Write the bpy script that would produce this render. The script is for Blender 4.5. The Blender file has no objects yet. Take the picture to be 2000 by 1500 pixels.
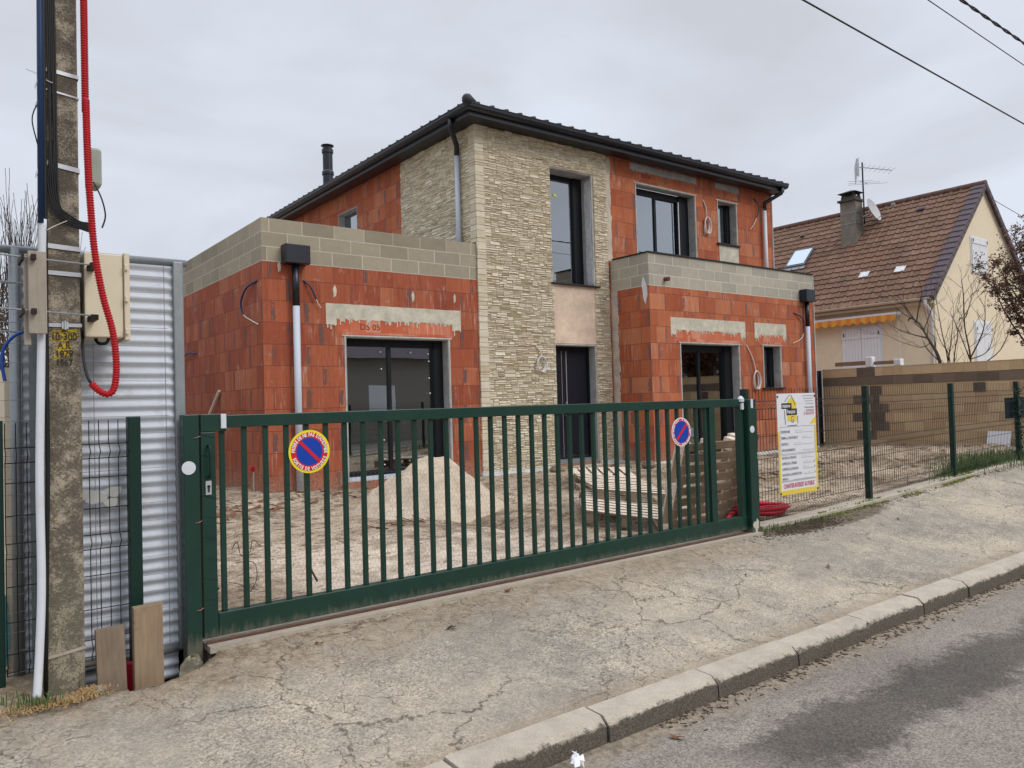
import bpy, math, random
from mathutils import Vector, Matrix, noise as mnoise
random.seed(7)
PI = math.pi
sc = bpy.context.scene
# ------------------------------------------------------------------ camera
def camera():
    yaw, pitch, roll = 0.917220802, 0.0244674291, 0.0285687775
    f = Vector((math.cos(pitch)*math.cos(yaw), math.cos(pitch)*math.sin(yaw), math.sin(pitch)))
    r = f.cross(Vector((0, 0, 1))).normalized(); d = f.cross(r)
    c, s = math.cos(roll), math.sin(roll)
    r2, d2 = c*r + s*d, -s*r + c*d
    cd = bpy.data.cameras.new('camera'); cd.sensor_width = 36; cd.lens = 1506.8/2000*36
    cd.clip_start = .05; cd.clip_end = 2000
    o = bpy.data.objects.new('camera', cd); sc.collection.objects.link(o)
    u, b = -d2, -f
    o.matrix_world = Matrix(((r2.x, u.x, b.x, 0), (r2.y, u.y, b.y, 0), (r2.z, u.z, b.z, 1.25), (0, 0, 0, 1)))
    sc.camera = o
camera()
# ------------------------------------------------------------------ world (overcast)
SUN_EL, SUN_AZ = math.radians(40), math.radians(-65)      # azimuth measured from +X towards +Y: the sun sits behind the viewer
w = bpy.data.worlds.new('World'); sc.world = w; w.use_nodes = True
nt = w.node_tree; nt.nodes.clear()
def wn(t, **k):
    n = nt.nodes.new(t)
    for a, b in k.items(): setattr(n, a, b)
    return n
out = wn('ShaderNodeOutputWorld'); bg = wn('ShaderNodeBackground'); nt.links.new(bg.outputs[0], out.inputs[0])
tc = wn('ShaderNodeTexCoord'); sep = wn('ShaderNodeSeparateXYZ'); nt.links.new(tc.outputs['Generated'], sep.inputs[0])
mp = wn('ShaderNodeMapping'); mp.inputs['Scale'].default_value = (1.2, 1.2, 3.2); nt.links.new(tc.outputs['Generated'], mp.inputs[0])
nz = wn('ShaderNodeTexNoise'); nz.inputs['Scale'].default_value = 1.7; nz.inputs['Detail'].default_value = 5; nz.inputs['Roughness'].default_value = .5; nz.inputs['Distortion'].default_value = .4
nt.links.new(mp.outputs[0], nz.inputs['Vector'])
rp = wn('ShaderNodeValToRGB'); e = rp.color_ramp.elements
e[0].position = .36; e[0].color = (.59, .615, .675, 1); e[1].position = .62; e[1].color = (.73, .785, .885, 1)
nt.links.new(nz.outputs['Fac'], rp.inputs[0])
mr = wn('ShaderNodeMapRange'); mr.inputs[1].default_value = .55; mr.inputs[2].default_value = 1; mr.inputs[3].default_value = 1.0; mr.inputs[4].default_value = 3.0
nt.links.new(sep.outputs['Z'], mr.inputs[0])
vs = wn('ShaderNodeVectorMath', operation='SCALE'); nt.links.new(rp.outputs[0], vs.inputs[0]); nt.links.new(mr.outputs[0], vs.inputs[3])
sky = wn('ShaderNodeTexSky'); sky.sky_type = 'NISHITA'; sky.sun_disc = False; sky.sun_elevation = SUN_EL; sky.sun_rotation = PI/2 - SUN_AZ
sv = wn('ShaderNodeVectorMath', operation='SCALE'); sv.inputs[3].default_value = .004; nt.links.new(sky.outputs[0], sv.inputs[0])
ad = wn('ShaderNodeVectorMath', operation='ADD'); nt.links.new(vs.outputs[0], ad.inputs[0]); nt.links.new(sv.outputs[0], ad.inputs[1])
nt.links.new(ad.outputs[0], bg.inputs[0]); bg.inputs[1].default_value = 1.0
sd = bpy.data.lights.new('sun', 'SUN'); sd.energy = 1.5; sd.angle = math.radians(26); sd.color = (1, .96, .9)
so = bpy.data.objects.new('sun', sd); sc.collection.objects.link(so)
so.rotation_euler = Vector((math.cos(SUN_EL)*math.cos(SUN_AZ), math.cos(SUN_EL)*math.sin(SUN_AZ), math.sin(SUN_EL))).to_track_quat('Z', 'Y').to_euler()
sc.view_settings.view_transform = 'Standard'; sc.view_settings.look = 'None'; sc.view_settings.exposure = 0; sc.view_settings.gamma = 1
# ------------------------------------------------------------------ node helpers
class T:
    def __init__(s, name):
        s.m = bpy.data.materials.new(name); s.m.use_nodes = True; s.t = s.m.node_tree; s.t.nodes.clear()
        s.out = s.t.nodes.new('ShaderNodeOutputMaterial'); s.b = s.t.nodes.new('ShaderNodeBsdfPrincipled')
        s.t.links.new(s.b.outputs[0], s.out.inputs[0]); s._tc = None
    def put(s, sock, v):
        if isinstance(v, bpy.types.NodeSocket): s.t.links.new(v, sock)
        else: sock.default_value = v
    def n(s, ty, ins=None, **k):
        n = s.t.nodes.new(ty)
        for a, b in k.items(): setattr(n, a, b)
        for a, b in (ins or {}).items(): s.put(n.inputs[a], b)
        return n
    def tc(s, w):
        if not s._tc: s._tc = s.n('ShaderNodeTexCoord')
        return s._tc.outputs[w]
    def M(s, op, a, b=0, c=0, clamp=False):
        return s.n('ShaderNodeMath', {0: a, 1: b, 2: c}, operation=op, use_clamp=clamp).outputs[0]
    def pos(s):
        return s.n('ShaderNodeNewGeometry').outputs['Position']
    def sc3(s, v, k):
        return s.n('ShaderNodeVectorMath', {0: v, 1: k}, operation='MULTIPLY').outputs[0]
    def noise(s, v, scale, detail=3, rough=.55, dist=0, col=False):
        n = s.n('ShaderNodeTexNoise', {'Vector': v, 'Scale': scale, 'Detail': detail, 'Roughness': rough, 'Distortion': dist})
        return n.outputs['Color' if col else 'Fac']
    def vor(s, v, scale, feature='F1', out='Distance', rnd=1):
        n = s.n('ShaderNodeTexVoronoi', {'Vector': v, 'Scale': scale, 'Randomness': rnd}, feature=feature)
        return n.outputs[out]
    def white(s, v, dim='2D'):
        return s.n('ShaderNodeTexWhiteNoise', {'Vector': v}, noise_dimensions=dim).outputs['Value']
    def ramp(s, f, stops, interp='LINEAR'):
        n = s.n('ShaderNodeValToRGB', {0: f}); cr = n.color_ramp; cr.interpolation = interp
        while len(cr.elements) < len(stops): cr.elements.new(.5)
        for el, (p, c) in zip(cr.elements, stops):
            el.position = p; el.color = (c, c, c, 1) if isinstance(c, (int, float)) else (*c, 1)
        return n.outputs[0]
    def step(s, f, a, b):      # smooth 0..1 between a and b
        return s.n('ShaderNodeMapRange', {0: f, 1: a, 2: b, 3: 0., 4: 1.}, interpolation_type='SMOOTHSTEP').outputs[0]
    def mix(s, f, a, b, mode='MIX'):
        n = s.n('ShaderNodeMix', data_type='RGBA', blend_type=mode)
        s.put(n.inputs[0], f)
        for i, v in ((6, a), (7, b)): s.put(n.inputs[i], (*v, 1) if isinstance(v, tuple) and len(v) == 3 else v)
        return n.outputs[2]
    def comb(s, x, y, z=0.):
        return s.n('ShaderNodeCombineXYZ', {0: x, 1: y, 2: z}).outputs[0]
    def sep(s, v):
        n = s.n('ShaderNodeSeparateXYZ', {0: v}); return n.outputs
    def mul(s, c, f):          # colour * scalar
        return s.n('ShaderNodeVectorMath', {0: c, 3: f}, operation='SCALE').outputs[0]
    def fin(s, col, rough=.8, metal=0, bump=None, bs=.5, bd=.01, spec=.3):
        s.put(s.b.inputs['Base Color'], (*col, 1) if isinstance(col, tuple) else col)
        s.put(s.b.inputs['Roughness'], rough); s.put(s.b.inputs['Metallic'], metal); s.b.inputs['Specular IOR Level'].default_value = spec
        if bump is not None:
            s.put(s.b.inputs['Normal'], s.n('ShaderNodeBump', {'Height': bump, 'Strength': bs, 'Distance': bd}).outputs[0])
        return s.m
_mc = {}
def simple(name, c, rough=.6, metal=0, var=.12, scale=14, bump=0, dirt=None, spec=.3, bd=.004):
    if name in _mc: return _mc[name]
    t = T(name); p = t.pos()
    a = t.noise(p, scale, 5, .6); b = t.noise(p, scale*7, 2)
    f = t.M('ADD', t.M('MULTIPLY', t.M('SUBTRACT', a, .5), var*3), t.M('MULTIPLY', t.M('SUBTRACT', b, .5), var*1.5))
    col = t.mul(t.n('ShaderNodeRGB').outputs[0], t.M('ADD', f, 1.0)); t.t.nodes[-1]
    for n in t.t.nodes:
        if n.type == 'RGB': n.outputs[0].default_value = (*c, 1)
    if dirt:
        d = t.step(t.noise(p, scale*.5, 6, .7), .5, .72)
        col = t.mix(t.M('MULTIPLY', d, .6), col, dirt)
    rr = t.M('ADD', rough, t.M('MULTIPLY', t.M('SUBTRACT', a, .5), .2), clamp=True)
    _mc[name] = t.fin(col, rr, metal, b if bump else None, bump, bd, spec)
    return _mc[name]
def flat(name, c, rough=.5, spec=.3):
    if name not in _mc: _mc[name] = simple(name, c, rough, 0, .03, 5, spec=spec)
    return _mc[name]
# ------------------------------------------------------------------ masonry
def masonry(name, w, h, v0, cols, joint, jw, groove=.0, smear=None, efflo=None, grain=0, half=True, bump=.5, splash=None, jrand=.0):
    t = T(name); uv = t.tc('UV'); x, y, _ = t.sep(uv)
    wob = t.noise(uv, 3, 2); 
    v = t.M('DIVIDE', t.M('ADD', t.M('SUBTRACT', y, v0), t.M('MULTIPLY', t.M('SUBTRACT', wob, .5), .012)), h)
    row = t.M('FLOOR', v); fv = t.M('FRACT', v)
    off = t.M('ADD', t.M('MULTIPLY', t.M('MODULO', t.M('ADD', row, 20), 2), .5), t.M('MULTIPLY', t.white(t.comb(row, 3.3)), .16))
    u = t.M('ADD', t.M('DIVIDE', x, w), off); cu = t.M('FLOOR', u); fu = t.M('FRACT', u)
    rnd = t.white(t.comb(cu, row)); rh = t.white(t.comb(t.M('ADD', t.M('FLOOR', t.M('MULTIPLY', u, 2)), 77), row))
    rr = t.M('ADD', t.M('MULTIPLY', rnd, .75), t.M('MULTIPLY', rh, .25)) if half else rnd
    n = len(cols); col = t.ramp(rr, [(.12+.76*i/(n-1), c) for i, c in enumerate(cols)])
    big = t.noise(uv, 1.1, 3); fine = t.noise(uv, 60, 4, .7)
    fac = t.M('ADD', .66, t.M('ADD', t.M('MULTIPLY', big, .34), t.M('MULTIPLY', t.noise(uv, 8, 5, .7), .34)))
    if grain: fac = t.M('MULTIPLY', fac, t.M('ADD', 1-grain/2, t.M('MULTIPLY', fine, grain)))
    gv = None
    if groove:
        gv = t.noise(t.sc3(uv, (75, 2.2, 1)), 1, 2, .5)
        g2 = t.noise(t.sc3(uv, (22, .9, 1)), 1, 2, .5)
        fac = t.M('MULTIPLY', fac, t.M('ADD', 1-groove, t.M('MULTIPLY', t.M('ADD', gv, g2), groove)))
    col = t.mul(col, fac)
    du = t.M('MULTIPLY', t.M('MINIMUM', fu, t.M('SUBTRACT', 1, fu)), w)
    dv = t.M('MULTIPLY', t.M('MINIMUM', fv, t.M('SUBTRACT', 1, fv)), h)
    rag = t.noise(uv, 26, 4, .7)
    if efflo:
        e1 = t.step(t.noise(t.sc3(uv, (26, 2.4, 1)), 1, 4, .6), .5, .72); e2 = t.step(t.noise(uv, 1.3, 3), .42, .66)
        rmask = t.step(t.white(t.comb(row, cu)), .35, .8)
        col = t.mix(t.M('MULTIPLY', t.M('MULTIPLY', e1, e2), t.M('ADD', .38, t.M('MULTIPLY', rmask, .6))), col, efflo)
        e3 = t.step(t.noise(t.sc3(uv, (5, 4, 1)), 1, 5, .65), .6, .74)
        col = t.mix(t.M('MULTIPLY', e3, .5), col, efflo)
    if smear:
        side = t.M('SUBTRACT', t.M('MULTIPLY', fu, w), .035)
        du2 = t.M('ABSOLUTE', side)
        sm = t.M('LESS_THAN', t.M('ADD', du2, t.M('MULTIPLY', t.M('SUBTRACT', t.noise(t.sc3(uv, (34, 9, 1)), 1, 4, .7), .5), .16)), t.M('ADD', .012, t.M('MULTIPLY', rnd, .02)))
        sm = t.M('MULTIPLY', sm, t.M('GREATER_THAN', t.white(t.comb(t.M('ADD', cu, 9), row)), .3))
        sm = t.M('MULTIPLY', sm, t.M('GREATER_THAN', dv, t.M('MULTIPLY', rh, .045)))
        col = t.mix(t.M('MULTIPLY', sm, .9), col, smear)
    jr = t.M('MULTIPLY', rag, jw*1.4)
    jm = t.M('MAXIMUM', t.M('LESS_THAN', dv, jr), t.M('LESS_THAN', du, t.M('MULTIPLY', jr, t.M('ADD', .5, rnd) if jrand == 0 else t.M('MULTIPLY', rnd, 1.4))))
    if jrand: jm = t.M('MULTIPLY', jm, t.M('GREATER_THAN', t.noise(uv, 2.2, 2), .42))
    col = t.mix(t.M('MULTIPLY', jm, .85), col, joint)
    if splash:
        sp = t.step(t.M('ADD', y, t.M('MULTIPLY', t.noise(uv, 5, 5), .5)), .75, .3)
        sp = t.M('MULTIPLY', sp, t.step(t.noise(uv, 30, 3), .35, .6))
        col = t.mix(t.M('MULTIPLY', sp, .6), col, splash)
    hh = t.M('SUBTRACT', t.M('ADD', t.M('MULTIPLY', rnd, .25), t.M('MULTIPLY', gv if gv is not None else fine, .35)), jm)
    return t.fin(col, .85, 0, hh, bump, .006)
M = {}
M['brick'] = masonry('terracotta_brick', .5, .3125, 0, [(.27, .064, .031), (.315, .076, .036), (.365, .102, .048), (.29, .068, .033), (.385, .122, .058)], (.12, .042, .030), .006, .55, (.125, .075, .072), (.50, .34, .27), .2, bump=.5, splash=(.36, .25, .18))
M['brick2'] = masonry('terracotta_brick_orange', .5, .3125, .11, [(.335, .080, .034), (.39, .104, .043), (.445, .14, .060), (.355, .088, .038), (.475, .17, .082)], (.15, .055, .042), .007, .45, (.17, .10, .098), (.53, .37, .29), .2, bump=.5, splash=(.36, .25, .18))
M['block'] = masonry('concrete_block', .5, .207, 3.38, [(.26, .222, .162), (.34, .292, .212), (.285, .25, .19), (.37, .318, .228), (.31, .27, .20)], (.52, .48, .39), .010, 0, None, None, .45, half=False, bump=.7)
M['block_pale'] = masonry('pale_concrete_block', .5, .207, 3.38, [(.36, .33, .27), (.42, .38, .305), (.33, .31, .26), (.43, .39, .31)], (.62, .58, .48), .010, 0, None, None, .4, half=False, bump=.6)
M['yellow'] = masonry('sand_coloured_block', .42, .2, 0, [(.44, .315, .18), (.49, .355, .205), (.53, .39, .235), (.41, .29, .165)], (.27, .19, .115), .005, 0, None, None, .3, half=False, bump=.4)
M['darkblock'] = masonry('dark_brown_block', .42, .2, 0, [(.105, .08, .06), (.14, .105, .078), (.12, .092, .07), (.17, .125, .09)], (.2, .15, .11), .004, 0, None, None, .4, half=False, bump=.5)
def stone_mat():
    t = T('ledge_stone'); g = t.n('ShaderNodeNewGeometry'); p = g.outputs['Position']; r = g.outputs['Random Per Island']
    col = t.ramp(r, [(0, (.57, .49, .355)), (.3, (.63, .56, .425)), (.55, (.68, .615, .48)), (.75, (.60, .51, .365)), (.9, (.71, .65, .525)), (1, (.52, .415, .27))])
    col = t.mul(col, t.M('ADD', .72, t.M('MULTIPLY', t.noise(p, 9, 5, .7), .5)))
    st = t.step(t.noise(t.sc3(p, (4, 4, 14)), 1, 5, .7), .55, .75)
    col = t.mix(t.M('MULTIPLY', st, .35), col, (.36, .25, .13))
    h = t.noise(t.sc3(p, (14, 14, 40)), 1, 5, .7)
    return t.fin(col, .9, 0, h, .6, .008)
M['stone'] = stone_mat()
def concrete(name, c, streak=.2, scale=6, bump=.4, pits=False):
    t = T(name); p = t.pos()
    a = t.noise(p, scale, 6, .65); b = t.noise(p, scale*16, 3, .7)
    f = t.M('ADD', .65, t.M('ADD', t.M('MULTIPLY', a, .4), t.M('MULTIPLY', b, .3)))
    col = t.mul(t.ramp(a, [(.3, tuple(v*.82 for v in c)), (.7, tuple(min(1, v*1.1) for v in c))]), f)
    if pits:
        pt = t.step(t.M('ADD', t.M('MULTIPLY', t.noise(p, 130, 6, .9), .6), t.M('MULTIPLY', t.noise(p, 9, 5, .75), .4)), .53, .42)
        col = t.mix(t.M('MULTIPLY', pt, .5), col, (.075, .06, .045))
        li = t.step(t.noise(p, 22, 5, .75), .6, .7); col = t.mix(t.M('MULTIPLY', li, .5), col, (.33, .29, .2))
        z = t.sep(p)[2]; lo = t.step(z, .62, .4)
        col = t.mix(t.M('MULTIPLY', lo, .6), col, t.mul(t.ramp(b, [(.3, (.25, .225, .16)), (.7, (.36, .325, .23))]), 1.0))
        b = t.M('SUBTRACT', b, pt)
    return t.fin(col, .9, 0, b, bump, .006)
M['conc'] = concrete('grey_render', (.36, .36, .35))
M['conc_beige'] = concrete('beige_mortar', (.56, .52, .42), bump=.9)
M['plinth'] = concrete('white_plinth_paint', (.68, .70, .70))
M['pole'] = concrete('weathered_concrete', (.38, .32, .24), scale=9, bump=.9, pits=True)
def kerb_mat():
    t = T('kerb_concrete'); p = t.pos(); y, z = t.sep(p)[1], t.sep(p)[2]; a = t.noise(p, 6, 6, .7); b = t.noise(p, 110, 3, .7)
    col = t.ramp(a, [(.3, (.36, .31, .25)), (.7, (.50, .435, .35))]); col = t.mul(col, t.M('ADD', .68, t.M('MULTIPLY', b, .6)))
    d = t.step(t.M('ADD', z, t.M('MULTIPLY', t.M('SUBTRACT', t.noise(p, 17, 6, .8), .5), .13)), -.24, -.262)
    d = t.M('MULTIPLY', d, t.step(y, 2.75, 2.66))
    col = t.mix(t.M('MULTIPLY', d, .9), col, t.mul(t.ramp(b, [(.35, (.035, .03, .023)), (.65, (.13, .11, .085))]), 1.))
    pt = t.step(t.noise(p, 26, 5, .8), .6, .7); col = t.mix(t.M('MULTIPLY', pt, .35), col, (.2, .165, .12))
    return t.fin(col, .93, 0, t.M('ADD', b, a), .8, .008)
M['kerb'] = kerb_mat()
M['render'] = concrete('beige_render', (.64, .50, .385), scale=3, bump=.15)
M['bead'] = concrete('pale_edge_bead', (.50, .48, .43))
M['mortar_edge'] = concrete('pale_mortar', (.55, .47, .38), bump=.7)
M['black'] = simple('black_metal', (.006, .0085, .015), .36, 0, .1, 6, spec=.5)
M['frame'] = simple('anthracite_frame', (.006, .007, .010), .5, 0, .1, 6, spec=.3)
M['sill'] = simple('dark_sill', (.02, .02, .022), .55)
M['door'] = simple('dark_blue_door_paint', (.005, .007, .014), .5, 0, .08, 3, spec=.3)
M['pvcgrey'] = simple('pale_grey_pvc', (.50, .54, .60), .45, 0, .04)
M['pvcwhite'] = simple('white_pvc', (.62, .64, .68), .45, 0, .05, dirt=(.5, .48, .42))
M['steel'] = simple('brushed_steel', (.6, .6, .62), .35, .6, .05)
M['galv'] = simple('galvanised_steel', (.27, .29, .30), .5, .5, .16, 22)
M['sheet'] = simple('galvanised_sheet', (.56, .585, .64), .55, .08, .07, 7, dirt=(.35, .34, .33))
M['green'] = simple('dark_green_paint', (.005, .026, .018), .45, 0, .12, 9, spec=.3)
def gate_green():
    t = T('dusty_dark_green_paint'); p = t.pos(); z = t.sep(p)[2]
    a = t.noise(t.sc3(p, (40, 40, 9)), 1, 4, .7)
    d = t.M('MULTIPLY', t.step(t.M('ADD', z, t.M('MULTIPLY', a, .16)), .16, .07), .55)
    col = t.mul(t.ramp(t.noise(p, 8, 4), [(.3, (.006, .031, .022)), (.7, (.009, .042, .029))]), 1.)
    sc_ = t.step(t.noise(t.sc3(p, (3, 3, 14)), 6, 6, .8), .66, .74); col = t.mix(t.M('MULTIPLY', sc_, .35), col, (.07, .09, .075))
    return t.fin(t.mix(d, col, (.20, .17, .12)), t.M('ADD', .4, t.M('MULTIPLY', d, .6)), spec=.4)
M['gate'] = gate_green()
def timber(name, c1, c2, ax=(2, 2, 40), grain=30):
    t = T(name); p = t.pos(); r = t.n('ShaderNodeNewGeometry').outputs['Random Per Island']
    a = t.noise(t.sc3(p, ax), 1, 4, .6, .6); b = t.noise(p, 7, 4)
    col = t.mix(a, c1, c2); kn = t.step(t.noise(t.sc3(p, (1, 1, .5)), 9, 6, .8), .56, .68); col = t.mix(t.M('MULTIPLY', kn, .45), col, tuple(v*.35 for v in c1))
    col = t.mul(col, t.M('ADD', .55, t.M('ADD', t.M('MULTIPLY', b, .55), t.M('MULTIPLY', r, .35))))
    return t.fin(col, .85, 0, a, .5, .004)
M['wood'] = timber('pallet_timber', (.50, .40, .31), (.74, .62, .50), (20, 20, 3))
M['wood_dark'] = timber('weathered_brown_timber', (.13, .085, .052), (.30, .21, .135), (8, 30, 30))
M['plank'] = timber('grey_brown_plank', (.14, .10, .07), (.29, .22, .155), (70, 70, 4))
M['plank_warm'] = timber('tan_plank', (.20, .135, .085), (.38, .275, .175), (60, 60, 4))
M['wood_grey'] = timber('grey_board', (.30, .255, .20), (.44, .385, .315), (60, 60, 4))
M['bark'] = simple('grey_brown_bark', (.085, .062, .045), .9, 0, .25, 30)
M['bark2'] = simple('dark_twig_bark', (.06, .045, .035), .9, 0, .2, 20)
M['beige_box'] = simple('cream_polyester', (.66, .575, .42), .5, 0, .05, 5, dirt=(.5, .43, .3))
M['red'] = simple('red_conduit', (.40, .006, .010), .45, 0, .08, 20, spec=.25)
M['redp'] = simple('red_plastic', (.55, .02, .04), .45)
M['cable'] = simple('black_cable', (.012, .012, .013), .5)
M['bluecable'] = simple('blue_cable', (.012, .035, .10), .45)
M['blue'] = simple('bright_blue_sheath', (.015, .07, .30), .45)
M['whitecable'] = simple('white_cable', (.62, .58, .54), .5)
M['cream'] = simple('cream_wall_render', (.72, .61, .445), .9, 0, .07, 4, bump=.2)
M['shutter'] = simple('white_shutter_paint', (.70, .70, .715), .55, 0, .05, 9)
M['white'] = flat('white_board', (.70, .70, .72), .5)
M['yellow_p'] = flat('yellow_print', (.72, .55, .06), .5)
M['black_p'] = flat('black_print', (.02, .02, .025), .5)
M['grey_p'] = flat('grey_print', (.16, .16, .18), .5)
M['faint_p'] = flat('faded_print', (.40, .40, .42), .5)
M['red_p'] = flat('red_print', (.62, .012, .02), .4, .4)
M['pink_p'] = flat('faded_red_print', (.55, .08, .16), .5)
M['blue_p'] = flat('blue_print', (.008, .05, .36), .35, .4)
M['signyellow'] = flat('sign_yellow', (.80, .68, .02), .35, .4)
M['signwhite'] = flat('sign_white', (.78, .72, .68), .4)
M['ply'] = simple('pale_plasterboard', (.62, .6, .56), .9)
M['leaf'] = simple('dead_leaf', (.17, .07, .035), .8, 0, .25, 60)
M['leafd'] = simple('dark_dead_leaf', (.06, .04, .03), .8, 0, .25, 60)
M['wire'] = simple('green_wire', (.010, .03, .022), .5)
M['wiref'] = simple('dark_mesh_wire', (.012, .016, .016), .5)
M['hex'] = simple('chicken_wire', (.20, .19, .155), .5)
M['dark'] = simple('dark_soil_hole', (.03, .025, .02), .95, 0, .3, 10)
def glass():
    t = T('window_glass'); t.t.nodes.remove(t.b)
    tr = t.n('ShaderNodeBsdfTransparent', {0: (.56, .59, .57, 1)}); gl = t.n('ShaderNodeBsdfGlossy', {'Color': (.92, .96, 1, 1), 'Roughness': .008})
    wv = t.noise(t.pos(), 1.6, 2); nb = t.n('ShaderNodeBump', {'Height': wv, 'Strength': .03, 'Distance': .02}); t.put(gl.inputs['Normal'], nb.outputs[0])
    lw = t.n('ShaderNodeFresnel', {'IOR': 1.75}).outputs[0]
    f = t.M('ADD', t.M('MULTIPLY', lw, 1.9), .21, clamp=True)
    mx = t.n('ShaderNodeMixShader', {0: f, 1: tr.outputs[0], 2: gl.outputs[0]}); t.t.links.new(mx.outputs[0], t.out.inputs[0])
    return t.m
M['glass'] = glass()
def tile_mat(name, cols, uvscale=(1/.3, 1/.27)):
    t = T(name); uv = t.tc('UV'); x, y, _ = t.sep(uv); p = t.pos()
    r = t.white(t.comb(t.M('FLOOR', t.M('MULTIPLY', x, uvscale[0])), t.M('FLOOR', t.M('MULTIPLY', y, uvscale[1]))))
    col = t.ramp(r, [(i/(len(cols)-1), c) for i, c in enumerate(cols)])
    col = t.mul(col, t.M('ADD', .7, t.M('MULTIPLY', t.noise(p, 3, 6, .7), .6)))
    d = t.step(t.noise(t.sc3(p, (.9, .9, .5)), 1, 4, .65), .56, .72)
    col = t.mix(t.M('MULTIPLY', d, .45), col, (.045, .038, .03))
    return t.fin(col, .8, 0, t.noise(p, 40, 3), .2, .005)
M['tile'] = tile_mat('brown_roof_tile', [(.14, .078, .050), (.19, .102, .066), (.16, .09, .058), (.22, .125, .085)])
M['verge'] = simple('grey_violet_verge_tile', (.115, .09, .10), .8, 0, .2, 8)
M['rooftile'] = simple('black_roof_tile', (.028, .030, .034), .55, 0, .15, 12)
# ------------------------------------------------------------------ ground materials
def pavement_mat():
    t = T('worn_pavement_asphalt'); p = t.pos(); x, y, z = t.sep(p)
    big = t.noise(p, .9, 4, .6); mid = t.noise(p, 4.5, 6, .75); fine = t.noise(p, 75, 4, .8)
    spv = t.sep(t.vor(p, 105, out='Color'))[0]; sp2 = t.sep(t.vor(p, 210, out='Color'))[1]
    col = t.ramp(t.M('ADD', t.M('MULTIPLY', big, .5), t.M('MULTIPLY', mid, .5)), [(.36, (.240, .212, .176)), (.47, (.335, .29, .233)), (.6, (.45, .38, .29))])
    grain = t.M('ADD', t.M('MULTIPLY', t.M('SUBTRACT', spv, .5), .55), t.M('ADD', t.M('MULTIPLY', t.M('SUBTRACT', fine, .5), 1.5), t.M('MULTIPLY', t.M('SUBTRACT', sp2, .5), .3)))
    dusty = t.step(t.noise(p, 1.5, 5, .7), .42, .62)
    col = t.mul(col, t.M('ADD', .97, t.M('MULTIPLY', grain, t.M('SUBTRACT', 1.1, t.M('MULTIPLY', dusty, .5)))))
    # sandy soil drifted along the fence line and kerb back
    a1 = t.step(t.M('ADD', y, t.M('MULTIPLY', t.M('SUBTRACT', t.noise(p, 3.2, 5, .7), .5), 1.3)), 3.6, 4.25)
    lx = t.step(x, 6.3, 5.2)
    soil = t.mul(t.ramp(t.noise(p, 17, 7, .8), [(.35, (.12, .08, .05)), (.48, (.27, .20, .13)), (.64, (.43, .345, .245))]), t.M('ADD', .85, t.M('MULTIPLY', fine, .3)))
    l2 = t.step(x, 2.4, 1.2)
    col = t.mix(t.M('MULTIPLY', t.M('MULTIPLY', a1, lx), t.M('ADD', .65, t.M('MULTIPLY', l2, .3))), col, soil)
    a2 = t.M('ADD', t.M('POWER', t.M('DIVIDE', t.M('SUBTRACT', x, 7.2), 1.25), 2), t.M('POWER', t.M('DIVIDE', t.M('SUBTRACT', y, 4.3), .23), 2))
    a2 = t.step(t.M('ADD', a2, t.M('MULTIPLY', t.M('SUBTRACT', t.noise(p, 7, 5, .75), .5), 1.6)), 1.1, .7)
    col = t.mix(t.M('MULTIPLY', a2, .85), col, t.mul(t.ramp(t.noise(p, 30, 6, .8), [(.35, (.05, .036, .024)), (.6, (.17, .13, .085))]), 1.))
    kb = t.step(t.M('ADD', y, t.M('MULTIPLY', t.noise(p, 5, 4, .7), .3)), 3.08, 2.9)
    col = t.mix(t.M('MULTIPLY', kb, .6), col, (.27, .20, .13))
    pp = t.step(t.noise(t.sc3(p, (1, 1.6, 1)), 2.4, 7, .78), .59, .7)
    col = t.mix(t.M('MULTIPLY', pp, .5), col, (.50, .45, .38))
    br = t.step(t.noise(t.sc3(p, (1, 1.5, 1)), 3.4, 7, .8, .5), .57, .68)
    col = t.mix(t.M('MULTIPLY', br, .5), col, (.19, .145, .095))
    # cracks
    wp = t.n('ShaderNodeVectorMath', {0: p, 1: t.mul(t.noise(p, 3.0, 4, .65, col=True), .34)}, operation='ADD').outputs[0]
    c1 = t.vor(wp, 1.25, 'DISTANCE_TO_EDGE'); c2 = t.vor(wp, 5.0, 'DISTANCE_TO_EDGE'); c3 = t.vor(wp, 14, 'DISTANCE_TO_EDGE')
    m1 = t.M('MULTIPLY', t.step(c1, .015, .003), t.step(t.noise(p, .9, 3), .42, .52))
    m2 = t.M('MULTIPLY', t.step(c2, .022, .006), t.step(t.noise(p, 1.1, 3, .6), .43, .54))
    m3 = t.M('MULTIPLY', t.step(c3, .05, .015), t.step(t.noise(t.sc3(p, (.8, 1.4, 1)), 1.5, 3, .6), .52, .62))
    cr = t.M('MAXIMUM', t.M('MULTIPLY', m1, .9), t.M('MAXIMUM', t.M('MULTIPLY', m2, .75), t.M('MULTIPLY', m3, .55)))
    cr = t.M('MULTIPLY', cr, t.step(t.noise(p, 40, 3), .36, .6))
    col = t.mix(t.M('MULTIPLY', cr, .85), col, (.085, .065, .045))
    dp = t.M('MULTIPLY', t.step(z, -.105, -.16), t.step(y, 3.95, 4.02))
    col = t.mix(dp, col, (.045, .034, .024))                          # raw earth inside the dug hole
    h = t.M('SUBTRACT', t.M('ADD', t.M('MULTIPLY', fine, 1.2), t.M('MULTIPLY', spv, .5)), t.M('MULTIPLY', cr, 1.5))
    return t.fin(col, .93, 0, h, .7, .008, spec=.2)
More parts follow.
